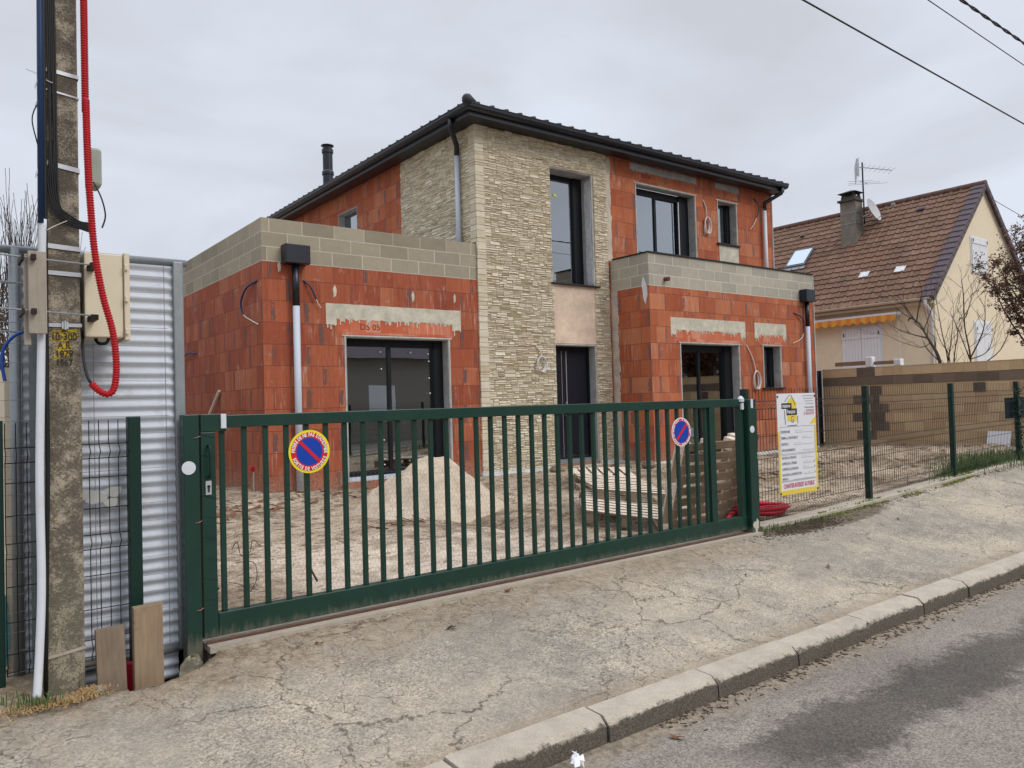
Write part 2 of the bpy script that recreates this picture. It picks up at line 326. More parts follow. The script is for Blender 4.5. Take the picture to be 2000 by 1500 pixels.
def road_mat():
    t = T('road_asphalt'); p = t.pos(); x, y, z = t.sep(p)
    fine = t.noise(p, 80, 4, .8); spv = t.sep(t.vor(p, 110, out='Color'))[0]; sp2 = t.sep(t.vor(p, 210, out='Color'))[0]; big = t.noise(p, 1.3, 6, .65)
    col = t.ramp(big, [(.35, (.195, .168, .142)), (.65, (.29, .252, .212))])
    g = t.M('ADD', t.M('MULTIPLY', t.M('SUBTRACT', spv, .5), .6), t.M('ADD', t.M('MULTIPLY', t.M('SUBTRACT', fine, .5), 1.4), t.M('MULTIPLY', t.M('SUBTRACT', sp2, .5), .45)))
    # damp patch lying along the road: real stain, ragged edge
    d = t.M('ABSOLUTE', t.M('SUBTRACT', y, t.M('SUBTRACT', 2.02, t.M('MULTIPLY', t.M('SUBTRACT', x, 3.6), .06))))
    rag = t.M('ADD', t.M('MULTIPLY', t.M('SUBTRACT', t.noise(p, 2.4, 6, .75), .5), .75), t.M('MULTIPLY', t.M('SUBTRACT', t.noise(p, 22, 5, .8), .5), .35))
    wet = t.step(t.M('ADD', d, rag), .30, .14)
    wet = t.M('MULTIPLY', wet, t.step(t.M('ADD', x, rag), 2.5, 3.2))
    w2 = t.M('MULTIPLY', t.step(t.noise(p, 2.3, 6, .75), .62, .68), .4)
    wet = t.M('MAXIMUM', wet, w2)
    col = t.mul(col, t.M('MULTIPLY', t.M('ADD', 1.0, g), t.M('SUBTRACT', 1, t.M('MULTIPLY', wet, .58))))
    gs = t.M('ADD', y, t.M('MULTIPLY', t.M('SUBTRACT', t.noise(p, 6, 5, .7), .5), .4))
    col = t.mix(t.M('MULTIPLY', t.step(gs, 2.4, 2.58), .85), col, t.mul(t.ramp(t.noise(p, 26, 6, .85), [(.38, (.10, .075, .05)), (.6, (.40, .32, .23))]), 1.))
    return t.fin(col, t.M('SUBTRACT', .92, t.M('MULTIPLY', wet, .15)), 0, t.M('ADD', fine, spv), .8, .008, spec=.2)
def yard_mat():
    t = T('construction_yard_soil'); p = t.pos(); x, y, z = t.sep(p)
    big = t.noise(p, .55, 5, .6); mid = t.noise(p, 3.2, 7, .75, .4); fine = t.noise(p, 30, 4, .7)
    f = t.M('ADD', t.M('MULTIPLY', big, .5), t.M('MULTIPLY', mid, .5))
    col = t.ramp(f, [(.38, (.14, .096, .062)), (.45, (.28, .21, .145)), (.53, (.44, .345, .25)), (.64, (.56, .46, .345))])
    pk = t.M('MULTIPLY', t.step(t.M('ADD', y, t.M('MULTIPLY', t.noise(p, 1.4, 4, .6), 2.4)), 8.2, 6.9), t.step(t.M('ADD', x, t.M('MULTIPLY', t.noise(p, 1.1, 4), 2)), 6.3, 5.3))
    pk = t.M('MULTIPLY', pk, t.step(t.M('ADD', x, t.M('MULTIPLY', t.noise(p, 1.7, 4), 1)), 2.2, 3.0))
    col = t.mix(t.M('MULTIPLY', pk, t.M('ADD', .35, t.M('MULTIPLY', t.step(mid, .42, .58), .55))), col, (.70, .58, .46))
    md = t.M('MULTIPLY', t.step(t.noise(t.sc3(p, (1, 1.5, 1)), 5.0, 7, .8, 1.2), .50, .58), .85)
    md = t.M('MULTIPLY', md, t.M('SUBTRACT', 1, t.M('MULTIPLY', pk, .6)))
    col = t.mix(md, col, (.10, .068, .042))
    col = t.mul(col, t.M('ADD', .7, t.M('MULTIPLY', fine, .72)))
    return t.fin(col, .95, 0, t.M('ADD', t.M('MULTIPLY', mid, 2), fine), .9, .03, spec=.15)
def sand_mat():
    t = T('pale_sand'); p = t.pos(); a = t.noise(p, 5, 6, .7); b = t.noise(p, 90, 3, .7)
    col = t.ramp(a, [(.35, (.44, .35, .26)), (.65, (.60, .495, .38))])
    return t.fin(t.mul(col, t.M('ADD', .75, t.M('MULTIPLY', b, .5))), .95, 0, t.M('ADD', t.M('MULTIPLY', a, 2.), b), .7, .015, spec=.1)
M['pave'] = pavement_mat(); M['road'] = road_mat(); M['yard'] = yard_mat(); M['sand'] = sand_mat()
# ------------------------------------------------------------------ mesh builder
C = sc.collection
class MB:
    def __init__(s): s.v = []; s.f = []; s.uvs = {}
    def add(s, vs, fs, uv=None):
        o = len(s.v); s.v += [tuple(a) for a in vs]
        for i, f in enumerate(fs):
            if uv: s.uvs[len(s.f)] = uv[i]
            s.f.append(tuple(o+k for k in f))
        return s
    def box(s, x0, x1, y0, y1, z0, z1, skip=''):
        vs = [(x, y, z) for z in (z0, z1) for y in (y0, y1) for x in (x0, x1)]
        return s.add(vs, [(0, 2, 3, 1), (4, 5, 7, 6), (0, 1, 5, 4), (2, 6, 7, 3), (0, 4, 6, 2), (1, 3, 7, 5)])
    def ob(s, o, u, v, n):       # oriented box from corner o and three edge vectors
        o, u, v, n = map(Vector, (o, u, v, n))
        vs = [o, o+u, o+v, o+u+v, o+n, o+u+n, o+v+n, o+u+v+n]
        return s.add(vs, [(0, 2, 3, 1), (4, 5, 7, 6), (0, 1, 5, 4), (2, 6, 7, 3), (0, 4, 6, 2), (1, 3, 7, 5)])
    def tube(s, pts, r, n=8, caps=True, closed=False):
        pts = [Vector(p) for p in pts]; k = len(pts); rs = r if isinstance(r, (list, tuple)) else [r]*k
        vs = []; pu = None
        for i, p in enumerate(pts):
            if closed: d = pts[(i+1) % k]-pts[i-1]
            else: d = pts[min(i+1, k-1)]-pts[max(i-1, 0)]
            if d.length < 1e-9: d = Vector((0, 0, 1))
            d.normalize()
            if pu is None: pu = d.orthogonal().normalized()
            u = (pu-d*pu.dot(d)); u = u.normalized() if u.length > 1e-6 else d.orthogonal().normalized(); pu = u; w_ = d.cross(u)
            for j in range(n):
                a = 2*PI*j/n+PI/n; vs.append(p+(u*math.cos(a)+w_*math.sin(a))*rs[i])
        fs = []
        for i in range(k if closed else k-1):
            i2 = (i+1) % k
            for j in range(n): fs.append((i*n+j, i*n+(j+1) % n, i2*n+(j+1) % n, i2*n+j))
        if caps and not closed: fs += [tuple(range(n-1, -1, -1)), tuple(range((k-1)*n, k*n))]
        return s.add(vs, fs)
    def prism(s, poly, o, u, v, n):     # 2-D polygon in the u,v frame at o, extruded by n
        o, u, v, n = map(Vector, (o, u, v, n)); k = len(poly)
        a = [o+u*p+v*q for p, q in poly]; vs = a+[p+n for p in a]
        fs = [tuple(range(k)), tuple(range(2*k-1, k-1, -1))]+[(i, k+i, k+(i+1) % k, (i+1) % k) for i in range(k)]
        return s.add(vs, fs)
    def lathe(s, c, prof, n=20, ax=(0, 0, 1)):
        ax = Vector(ax).normalized(); u = ax.orthogonal().normalized(); w_ = ax.cross(u); c = Vector(c); k = len(prof); vs = []
        for r, z in prof:
            for j in range(n): vs.append(c+ax*z+(u*math.cos(2*PI*j/n)+w_*math.sin(2*PI*j/n))*r)
        fs = [(i*n+j, i*n+(j+1) % n, (i+1)*n+(j+1) % n, (i+1)*n+j) for i in range(k-1) for j in range(n)]
        fs += [tuple(range(n-1, -1, -1)), tuple(range((k-1)*n, k*n))]
        return s.add(vs, fs)
    def grid(s, x0, x1, y0, y1, nx, ny, fz):
        vs = []
        for j in range(ny+1):
            for i in range(nx+1):
                x = x0+(x1-x0)*i/nx; y = y0+(y1-y0)*j/ny; vs.append((x, y, fz(x, y)))
        return s.add(vs, [(j*(nx+1)+i, j*(nx+1)+i+1, (j+1)*(nx+1)+i+1, (j+1)*(nx+1)+i) for j in range(ny) for i in range(nx)])
    def build(s, name, mat, parent=None, loc=None, smooth=False, bevel=0, label=None):
        me = bpy.data.meshes.new(name)
        root = parent
        org = Vector((0, 0, 0))
        if parent is not None: org = Vector(parent['_o']) if '_o' in parent else Vector((0, 0, 0))
        elif loc is not None: org = Vector(loc)
        me.from_pydata([tuple(Vector(p)-org) for p in s.v], [], s.f)
        uvl = me.uv_layers.new(name='UVMap')
        co = s.v
        for pi, pl in enumerate(me.polygons):
            if pi in s.uvs:
                for li, q in zip(pl.loop_indices, s.uvs[pi]): uvl.data[li].uv = q
                continue
            n = pl.normal; ax = max(range(3), key=lambda k: abs(n[k]))
            for li in pl.loop_indices:
                p = co[me.loops[li].vertex_index]
                uvl.data[li].uv = (p[1]+3.17, p[2]) if ax == 0 else ((p[0], p[2]) if ax == 1 else (p[0], p[1]))
        if smooth:
            for pl in me.polygons: pl.use_smooth = True
        me.materials.append(mat); me.update()
        o = bpy.data.objects.new(name, me); C.objects.link(o)
        if parent is not None: o.parent = parent; o['_o'] = tuple(org)
        else: o.location = org
        if bevel:
            b = o.modifiers.new('bevel', 'BEVEL'); b.width = bevel; b.segments = 2; b.limit_method = 'ANGLE'; b.angle_limit = .7
        if label: o['label'] = label
        return o
def tag(o, label, cat, group=None, kind=None):
    if kind: o['kind'] = kind
    if label: o['label'] = label
    if cat: o['category'] = cat
    if group: o['group'] = group
    return o
def empty(name, loc, label, cat, group=None):
    o = bpy.data.objects.new(name, None); C.objects.link(o); o.location = loc; o['_o'] = tuple(loc); o.empty_display_size = .1
    return tag(o, label, cat, group)
def copy_tree(o, parent=None):
    c = o.copy(); C.objects.link(c); c.parent = parent
    for ch in list(o.children): copy_tree(ch, c)
    return c
def text(mb, s, o, u, v, size, align='LEFT', bold=0, xs=1):
    cu = bpy.data.curves.new('t', 'FONT'); cu.body = s; cu.size = size; cu.align_x = align; cu.offset = bold; cu.resolution_u = 3
    ob = bpy.data.objects.new('t', cu); C.objects.link(ob)
    dg = bpy.context.evaluated_depsgraph_get(); me = ob.evaluated_get(dg).to_mesh()
    o, u, v = Vector(o), Vector(u), Vector(v)
    mb.add([o+u*p.co.x*xs+v*p.co.y for p in me.vertices], [tuple(f.vertices) for f in me.polygons])
    wd = (max(p.co.x for p in me.vertices)-min(p.co.x for p in me.vertices))*xs if len(me.vertices) else 0
    ob.evaluated_get(dg).to_mesh_clear(); bpy.data.objects.remove(ob); bpy.data.curves.remove(cu)
    return wd
def fbm(x, y, s, o=4):
    a, r = 1, 0
    for i in range(o): r += a*mnoise.noise(Vector((x*s, y*s, 3.7*i+1.3))); a *= .5; s *= 2.1
    return r
def smooth(a, b, x):
    t = max(0, min(1, (x-a)/(b-a))); return t*t*(3-2*t)
def rise(x): return .18*smooth(6.4, 12.8, x)
def wall(mb, axis, a0, a1, z0, z1, f0, f1, ops=()):
    """wall along X (axis='x', faces at y=f0 and y=f1) or along Y (axis='y'), with rectangular openings (a0,a1,z0,z1)"""
    A = sorted({a0, a1, *[v for o in ops for v in o[:2]]}); Z = sorted({z0, z1, *[v for o in ops for v in o[2:]]})
    def full(i, j):
        if i < 0 or j < 0 or i >= len(A)-1 or j >= len(Z)-1: return False
        a, z = (A[i]+A[i+1])/2, (Z[j]+Z[j+1])/2
        return not any(o[0] < a < o[1] and o[2] < z < o[3] for o in ops)
    P = (lambda a, f, z: (a, f, z)) if axis == 'x' else (lambda a, f, z: (f, a, z))
    for i in range(len(A)-1):
        for j in range(len(Z)-1):
            if not full(i, j): continue
            x0, x1, y0, y1 = A[i], A[i+1], Z[j], Z[j+1]
            def q(*p): mb.add([P(*k) for k in p], [(0, 1, 2, 3) if axis == 'x' else (3, 2, 1, 0)])
            q((x0, f0, y0), (x1, f0, y0), (x1, f0, y1), (x0, f0, y1)); q((x1, f1, y0), (x0, f1, y0), (x0, f1, y1), (x1, f1, y1))
            if not full(i-1, j): q((x0, f1, y0), (x0, f0, y0), (x0, f0, y1), (x0, f1, y1))
            if not full(i+1, j): q((x1, f0, y0), (x1, f1, y0), (x1, f1, y1), (x1, f0, y1))
            if not full(i, j-1): q((x0, f1, y0), (x1, f1, y0), (x1, f0, y0), (x0, f0, y0))
            if not full(i, j+1): q((x0, f0, y1), (x1, f0, y1), (x1, f1, y1), (x0, f1, y1))
    return mb
# ------------------------------------------------------------------ setting: ground, road, pavement, kerb
def yard_z(x, y):
    z = .02+.05*fbm(x, y, .55)+.022*fbm(x+9, y, 3.2, 4)
    z += .10*smooth(3.3, 1.5, x)*smooth(6, 9, y)*(1+.7*fbm(x, y, 1.6))                       # churned heap near the left wall
    z += .12*math.exp(-((x-3.1)**2+(y-11.6)**2)/1.2)
    z += .10*smooth(8.3, 11, x)*smooth(9.6, 8, y)*(1+.9*fbm(x, y, 1.1))
    z -= .12*math.exp(-((x-6.1)**2+(y-5.2)**2)/.5)
    for rx in (3.4, 4.9): z -= .045*math.exp(-((x-rx-.25*math.sin(y*.8))/.14)**2)*smooth(9, 7, y)
    z += .03*fbm(x, y, 1.6, 3)
    near = smooth(5.6, 4.5, y)
    z = z*(1-near)+(rise(x)-.015)*near
    return z
def pave_z(x, y):
    t = (y-2.78)/(4.37-2.78)
    z = -.225+t*(.225+rise(x)) if y <= 4.37 else rise(x)
    z += .006*fbm(x, y, 1.4)
    hx, hy = (x-.86)/.36, (y-4.33)/.27
    d = math.hypot(hx, hy)+.12*fbm(x, y, 6)
    if d < 1.25: z -= .42*smooth(1.10, .80, d)
    return z
MB().grid(-400, 600, -300, 700, 1, 1, lambda x, y: -.62).build('ground', M['yard'])['kind'] = 'structure'
MB().grid(-120, 160, -60, 2.64, 1, 1, lambda x, y: -.335).build('road', M['road'])['kind'] = 'structure'
MB().grid(-2.2, 17, 4.44, 13, 320, 150, yard_z).build('yard', M['yard'], smooth=True)['kind'] = 'structure'
MB().box(-30, -2.2, 4.44, 60, -.5, .0).box(17, 60, 4.44, 60, -.5, .12).box(-2.2, 17, 13, 60, -.5, .0).build('terrain', M['yard'])['kind'] = 'structure'
g = MB().grid(-3, 17, 2.775, 4.46, 500, 56, pave_z)
g.grid(17, 90, 2.775, 6, 4, 3, pave_z).grid(-60, -3, 2.775, 4.46, 4, 3, pave_z)
g.build('pavement', M['pave'], smooth=True)['kind'] = 'structure'
kb = MB(); x = 2.51-.80*4; i = 0; kr = random.Random(4)
klen = [.80, .80, .80, .80, .80, .74, .82, .76, .72]+[.78]*40
while x < 24:
    L_ = klen[i] if i < len(klen) else .78; i += 1
    dz, dy = kr.uniform(-.006, .006), kr.uniform(-.008, .008); n = 9
    for k in range(n):                                  # worn, chipped top edge
        pass
    prof = lambda u: (2.625+dy+.006*fbm(x+u, 1, 6), -.222+dz)
    xs = [x+.006+(L_-.012)*k/n for k in range(n+1)]
    vs = []
    for xx in xs:
        ch = max(0, fbm(xx, 7, 9))*.02+.024
        if xx in (xs[0], xs[-1]): ch += .012
        y0, zt = 2.625+dy, -.222+dz
        vs += [(xx, y0-.012, -.45), (xx, y0-.004, zt-ch*1.1), (xx, y0+ch, zt-.002), (xx, y0+.15, zt+.004), (xx, y0+.155, -.45)]
    fs = [(a*5+b, a*5+b+1, (a+1)*5+b+1, (a+1)*5+b) for a in range(n) for b in range(4)]
    fs = [f[::-1] for f in fs]+[(0, 1, 2, 3, 4), tuple(n*5+k for k in (4, 3, 2, 1, 0))]
    kb.add(vs, fs); x += L_
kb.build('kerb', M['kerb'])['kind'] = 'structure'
MB().box(-3, 24, 2.64, 2.79, -.45, -.252).build('kerb_bedding', M['dark'])['kind'] = 'structure'
# concrete edging under the right-hand fence
ed = MB(); n = 40
vs = []
for k in range(n+1):
    xx = 6.22+(16-6.22)*k/n; zt = rise(xx)+.03
    vs += [(xx, 4.34+.01*fbm(xx, 2, 3), zt-.2), (xx, 4.35+.012*fbm(xx, 2, 3), zt-.004), (xx, 4.375, zt+.004), (xx, 4.53, zt), (xx, 4.54, zt-.2)]
ed.add(vs, [(a*5+b+1, a*5+b, (a+1)*5+b, (a+1)*5+b+1) for a in range(n) for b in range(4)]+[(0, 1, 2, 3, 4)])
ed.build('footing', M['kerb'])['kind'] = 'structure'
MB().box(1.2, 6.1, 4.315, 4.335, -.01, .012).build('gate_rail', simple('rusty_steel', (.13, .06, .035), .8, .2, .3, 20))['kind'] = 'structure'
MB().box(1.2, 6.1, 4.25, 4.312, -.03, .004).box(1.2, 6.1, 4.338, 4.43, -.03, .004).build('gate_sill', M['kerb'])['kind'] = 'structure'
# ------------------------------------------------------------------ unfinished house
F, S, X1, XW, XR, F2 = 10.79, 3.85, 7.61, 10.78, 16.27, 9.79
house = empty('unfinished_house', (10, 15, 0), 'unfinished two storey house of bare red terracotta brick with a stone clad tower bay', 'house')
P = lambda mb, name, m, par=house, **k: mb.build(name, M[m] if isinstance(m, str) else m, par, **k)
W_L = (5.10, 6.97, .12, 2.34); W_TALL = (9.26, 10.34, 3.45, 5.61); W_DOOR = (9.28, 10.32, .10, 2.31)
W_2 = (11.56, 13.43, 3.40, 5.66); W_3 = (14.20, 14.89, 4.70, 5.67); W_1R = (11.60, 13.44, .12, 2.32); W_4R = (14.27, 14.91, 1.42, 2.33)
P(wall(MB(), 'x', S, X1, -.3, 3.37, F, F+.2, [W_L]), 'brick_wall', 'brick')
P(wall(MB(), 'y', F+.2, 17.5, -.3, 3.37, S, S+.2), 'brick_wall', 'brick')
P(wall(MB(), 'x', S, X1, 3.372, 3.995, F+.004, F+.2), 'block_parapet', 'block', label='three courses of rough brown grey blocks above the left wing')
P(wall(MB(), 'y', F+.2, 17.5, 3.372, 3.995, S+.004, S+.2), 'block_parapet', 'block')
P(wall(MB(), 'x', X1, XR, -.3, 6.09, F+.003, F+.2, [W_TALL, W_DOOR, W_2, W_3, (XW+.2, XR-.2, -.2, 3.1)]), 'brick_wall', 'brick2')
P(wall(MB(), 'y', F+.2, 20.5, 3.1, 6.09, X1, X1+.2, [(15.33, 16.3, 4.95, 5.66)]), 'brick_wall', 'brick2')
P(wall(MB(), 'x', XW, XR, -.3, 3.37, F2, F2+.2, [W_1R, W_4R]), 'brick_wall', 'brick2')
P(wall(MB(), 'y', F2+.2, F+.003, -.3, 3.37, XW, XW+.2).box(XR-.2, XR, F2+.2, 20.5, -.3, 3.37).box(XR-.2, XR, F+.2, 20.5, 3.37, 6.09), 'brick_wall', 'brick2')
P(wall(MB(), 'x', XW, XR, 3.372, 3.985, F2+.004, F2+.2), 'block_parapet', 'block_pale', label='three courses of pale grey blocks around the right balcony')
P(wall(MB(), 'y', F2+.2, F-.002, 3.372, 3.985, XW+.004, XW+.2), 'block_parapet', 'block_pale')
P(MB().box(XW-.02, XR+.02, F2-.025, F2+.23, 3.986, 4.012).box(XW-.02, XW+.23, F2+.232, F-.06, 3.986, 4.012), 'coping', 'sill', bevel=.004)
P(MB().box(X1+.2, XR-.2, 20.3, 20.5, -.3, 6.0).box(S+.2, X1, 17.3, 17.5, -.3, 3.3), 'rear_wall', 'brick')
P(MB().box(S+.2, X1-.01, F+.2, 17.3, 3.1, 3.3).box(X1, XR-.2, F+.2, 20.3, 2.85, 3.1).box(XW+.2, XR-.2, F2+.2, F+.2, 3.1, 3.3), 'floor_slab', 'conc')
P(MB().box(S+.2, XR-.2, F2+1.2, 20.3, -.2, .08).box(XW+.2, XR-.2, F2+.2, F2+1.19, -.2, .08), 'ground_slab', 'conc')
P(MB().box(X1+.3, X1+.4, F+.8, 20, .09, 2.8).box(XW+.1, XW+.2, F+.6, 20, .09, 2.8).box(S+.3, XR-.3, 14.8, 14.9, .09, 2.8).box(X1+.3, XR-.3, 13.6, 13.7, 3.11, 5.9), 'partition', 'ply')
# opening liners (grey rendered reveals, pale edges)
def liner(o, f, depth=.2, m='conc', name='reveal', ax='x', proud=.004, edge=.022):
    a0, a1, z0, z1 = o; mb = MB(); t = edge
    if ax == 'x':
        mb.box(a0, a0+t, f-proud, f+depth, z0, z1-t).box(a1-t, a1, f-proud, f+depth, z0, z1-t).box(a0, a1, f-proud, f+depth, z1-t, z1)
    else:
        mb.box(f-proud, f+depth, a0, a0+t, z0, z1-t).box(f-proud, f+depth, a1-t, a1, z0, z1-t).box(f-proud, f+depth, a0, a1, z1-t, z1)
    r = P(mb, name, m)
    me = MB()
    if ax == 'x' and m == 'conc':
        me.box(a0-.012, a0+.004, f-proud-.006, f-.0005, z0, z1+.008).box(a1-.004, a1+.014, f-proud-.006, f-.0005, z0, z1+.008).box(a0-.05, a1+.05, f-proud-.010, f-.0005, z1-.008, z1+.014)
        P(me, 'edge_bead', 'bead', r)
    return r
for o, f in ((W_L, F), (W_2, F), (W_3, F), (W_1R, F2), (W_4R, F2)): liner(o, f)
liner((W_TALL[0], W_TALL[1], W_TALL[2], W_TALL[3]), F+.003, .32); liner(W_DOOR, F+.003, .24)
liner((15.33, 16.3, 4.95, 5.66), X1, .2, ax='y')
# rough adhesive on tall window's right reveal
b = MB(); pts = [(.03, 3.5), (.13, 3.47), (.17, 3.52), (.2, 3.8), (.19, 4.4), (.21, 5.0), (.2, 5.5), (.05, 5.52), (.03, 5.0), (.045, 4.4), (.03, 3.9)]
P(b.prism(pts, (W_TALL[1]-.024, F-.02, 0), (0, 1, 0), (0, 0, 1), (-.008, 0, 0)), 'adhesive_patch', concrete('white_adhesive', (.62, .63, .65), scale=14, bump=.9))
def window(o, f, set_, splits, name='window', sill=False, fl=.08, fr=.17, top=.12, bot=.10, drop=0):
    a0, a1, z0, z1 = o; a0 += .023; a1 -= .023; z1 -= .023; y = f+set_
    fm = MB().box(a0, a0+fl, y, y+.07, z0, z1).box(a1-fr, a1, y-.03, y+.07, z0, z1).box(a0+fl, a1-fr, y, y+.07, z1-top, z1).box(a0+fl, a1-fr, y, y+.07, z0, z0+bot)
    wn_ = P(fm, name, 'frame', bevel=.003)
    prev = a0+fl
    edges = [a0+fl]+list(splits)+[a1-fr]
    for k in range(len(edges)-1):
        e0, e1 = edges[k], edges[k+1]; yy = y+.02+.03*(k % 2)
        w0, w1 = (.0 if k == 0 else .028), (.0 if k == len(edges)-2 else .028)
        if k < len(edges)-2: P(MB().box(e1-.03, e1+.03, y-.008, y+.06, z0+bot, z1-top), 'mullion', 'frame', wn_)
        P(MB().box(e0+w0, e1-w1, yy, yy+.012, z0+bot, z1-top), 'pane', 'glass', wn_)
    return wn_
wl = window(W_L, F, .2, [5.95], bot=.14)
P(MB().box(5.12, 6.95, F+.02, F+.19, .105, .14).box(5.12, 6.95, F+.06, F+.19, .142, .175), 'threshold', 'pvcgrey', wl)
for (x_, z_) in ((5.80, 2.12), (5.81, 1.85), (5.83, .72), (5.83, .42), (5.83, .33), (6.35, 2.12), (6.68, 2.1), (6.69, 1.98), (6.69, 1.7), (6.7, 1.45), (6.7, 1.15)):
    P(MB().lathe((x_, F+.205, z_), [(.0, 0), (.012, .002), (.012, .008)], 8, (0, -1, 0)), 'glazing_spacer', 'plinth', wl)
wt = window(W_TALL, F, .30, [], fl=.05, fr=.22, top=.08, bot=.05)
w2 = window(W_2, F, .21, [12.36], fl=.05, fr=.30, top=.14, bot=.1)
P(MB().box(13.06, 13.085, F+.165, F+.178, 3.5, 5.5), 'handle_rail', 'steel', w2)
window(W_3, F, .2, [], fl=.05, fr=.12, top=.05, bot=.05)
w1 = window(W_1R, F2, .2, [12.38], fl=.06, fr=.24, top=.13, bot=.12)
window(W_4R, F2, .2, [], fl=.05, fr=.12, top=.05, bot=.05)
P(MB().box(X1+.15, X1+.2, 15.36, 16.27, 4.96, 5.63), 'window', 'glass')
P(MB().box(9.62, 9.70, F+.308, F+.3125, 5.18, 5.22), 'sticker', 'signyellow', wt)
# sills
P(MB().box(9.22, 10.44, F-.075, F+.3, 3.425, 3.452), 'window_sill', 'sill', bevel=.003)
P(MB().box(14.14, 14.95, F-.05, F+.2, 4.665, 4.698), 'window_sill', 'sill', bevel=.003)
P(MB().box(14.2, 14.98, F2-.05, F2+.2, 1.39, 1.418), 'window_sill', 'sill', bevel=.003)
# entrance door
dr = P(MB().box(9.303, 10.297, F+.2, F+.25, .17, 2.285), 'door', 'door', bevel=.003)
P(MB().box(9.303, 9.345, F+.17, F+.199, .17, 2.285).box(10.255, 10.297, F+.17, F+.199, .17, 2.285).box(9.346, 10.254, F+.17, F+.199, 2.235, 2.285), 'door_frame', 'frame', dr)
P(MB().box(9.60, 9.607, F+.193, F+.1995, .2, 2.2).box(9.71, 9.724, F+.19, F+.1995, .2, 2.2), 'steel_strip', 'steel', dr)
P(MB().tube([(9.67, F+.15, .95), (9.67, F+.15, 1.25)], .012).tube([(9.67, F+.15, .98), (9.67, F+.2, .98)], .008).tube([(9.67, F+.15, 1.22), (9.67, F+.2, 1.22)], .008), 'door_handle', 'steel', dr)
P(MB().box(9.303, 10.297, F+.06, F+.19, .105, .165).box(9.303, 10.297, F+.0, F+.058, .09, .125), 'threshold', 'galv', dr)
# render panel between door and tall window
P(wall(MB(), 'x', 9.275, 10.325, 2.33, 3.424, F-.012, F+.0025), 'render_panel', 'render')
# lintel bands and mortar patches (ragged lower edge)
def band(x0, x1, zt, zb, f, name='lintel_mortar', m='conc_beige', amp=.03, legs=0):
    n = int((x1-x0)/.017); mb = MB(); r = random.Random(int(x0*100))
    for k in range(n):
        a, b2 = x0+(x1-x0)*k/n, x0+(x1-x0)*(k+1)/n
        drop = amp*abs(mnoise.noise(Vector((a*9, zt, 0))))*2+(r.random() < .3)*r.uniform(0, amp*2)
        if legs and (a < x0+legs or b2 > x1-legs): drop += .09
        mb.box(a, b2, f-.007-.003*mnoise.noise(Vector((a*7, 2, 1))), f+.001, zb-drop, zt+.006*mnoise.noise(Vector((a*5, 4, 0))))
    P(mb, name, m)
band(4.80, 7.21, 2.82, 2.60, F, amp=.04, legs=.17); band(11.34, 13.67, 2.80, 2.57, F2, amp=.04, legs=.14); band(13.99, 15.14, 2.80, 2.57, F2, amp=.04, legs=.13)
band(11.42, 13.5, 6.05, 5.92, F+.003, m='conc', amp=.015); band(14.15, 15.0, 6.05, 5.93, F+.003, m='conc', amp=.015)
P(wall(MB(), 'x', 14.22, 14.92, 3.42, 4.66, F-.003, F+.002), 'mortar_infill', M['conc_beige'])
# terracotta lintel courses
lm = masonry('terracotta_lintel', .26, .4, 0, [(.50, .12, .055), (.56, .17, .09), (.48, .10, .045), (.6, .24, .15)], (.3, .12, .08), .003, .2, None, (.66, .5, .40), .15, half=False, bump=.2)
for a, b2, z, f in ((4.98, 7.06, 2.365, F), (11.48, 13.56, 2.345, F2), (14.15, 15.03, 2.355, F2)): P(wall(MB(), 'x', a, b2, z, z+.235, f-.0015, f+.001), 'brick_lintel', lm)
im = simple('imprint_red', (.25, .055, .027), .9)
tb = MB(); text(tb, '05.08.', (11.75, F-.0005, 5.80), (1, 0, 0), (0, 0, 1), .10, bold=.002, xs=1.3); P(tb, 'stamped_writing', im)
tb = MB(); text(tb, 'DS 05', (5.35, F-.003, 2.44), (1, 0, 0), (0, 0, 1), .13, bold=.002, xs=1.1); P(tb, 'stamped_writing', im)
# plinths
P(wall(MB(), 'x', 7.55, 9.27, -.2, .075, F-.06, F), 'plinth', 'plinth'); P(wall(MB(), 'x', 10.73, XR, -.2, .075, F2-.02, F2).box(10.74, 10.779, F2, F-.06, -.2, .075).box(10.33, 10.739, F-.07, F-.001, -.2, .085), 'plinth', 'plinth')
P(MB().box(9.1, 10.6, F-.22, F-.075, -.2, .05), 'doorstep', 'conc_beige')
P(MB().box(XR, XR+.012, F-.02, F+.02, 4.0, 6.05).box(XR, XR+.012, F2-.014, F2+.02, 0.05, 3.98), 'corner_bead', 'plinth')
# pale render strip at the junction of stone and right wing, splashed mortar
vs = []; n = 60
b = MB()
for k in range(n):
    z0, z1 = .08+3.3*k/n, .08+3.3*(k+1)/n; wdt = .10+.07*abs(fbm(1, z0, 3))
    b.box(XW-.006, XW+.002, F-.06-wdt, F-.002, z0, z1)
P(b, 'render_strip', 'mortar_edge')
b = MB()
for k in range(60):
    z0, z1 = 3.99+2.06*k/60, 3.99+2.06*(k+1)/60; b.box(XW-.072, XW+.05+.05*abs(fbm(5, z0, 3)), F-.004, F+.002, z0, z1)
P(b, 'render_strip', 'mortar_edge')
P(MB().prism([(0, 3.02), (.05, 3.12), (.07, 3.3), (.09, 3.42), (.05, 3.55), (.02, 3.5), (-.04, 3.35), (-.05, 3.2), (-.02, 3.1)], (XW-.004, F2+.09, 0), (0, 1, 0), (0, 0, 1), (-.008, 0, 0)), 'mortar_splash', 'plinth')
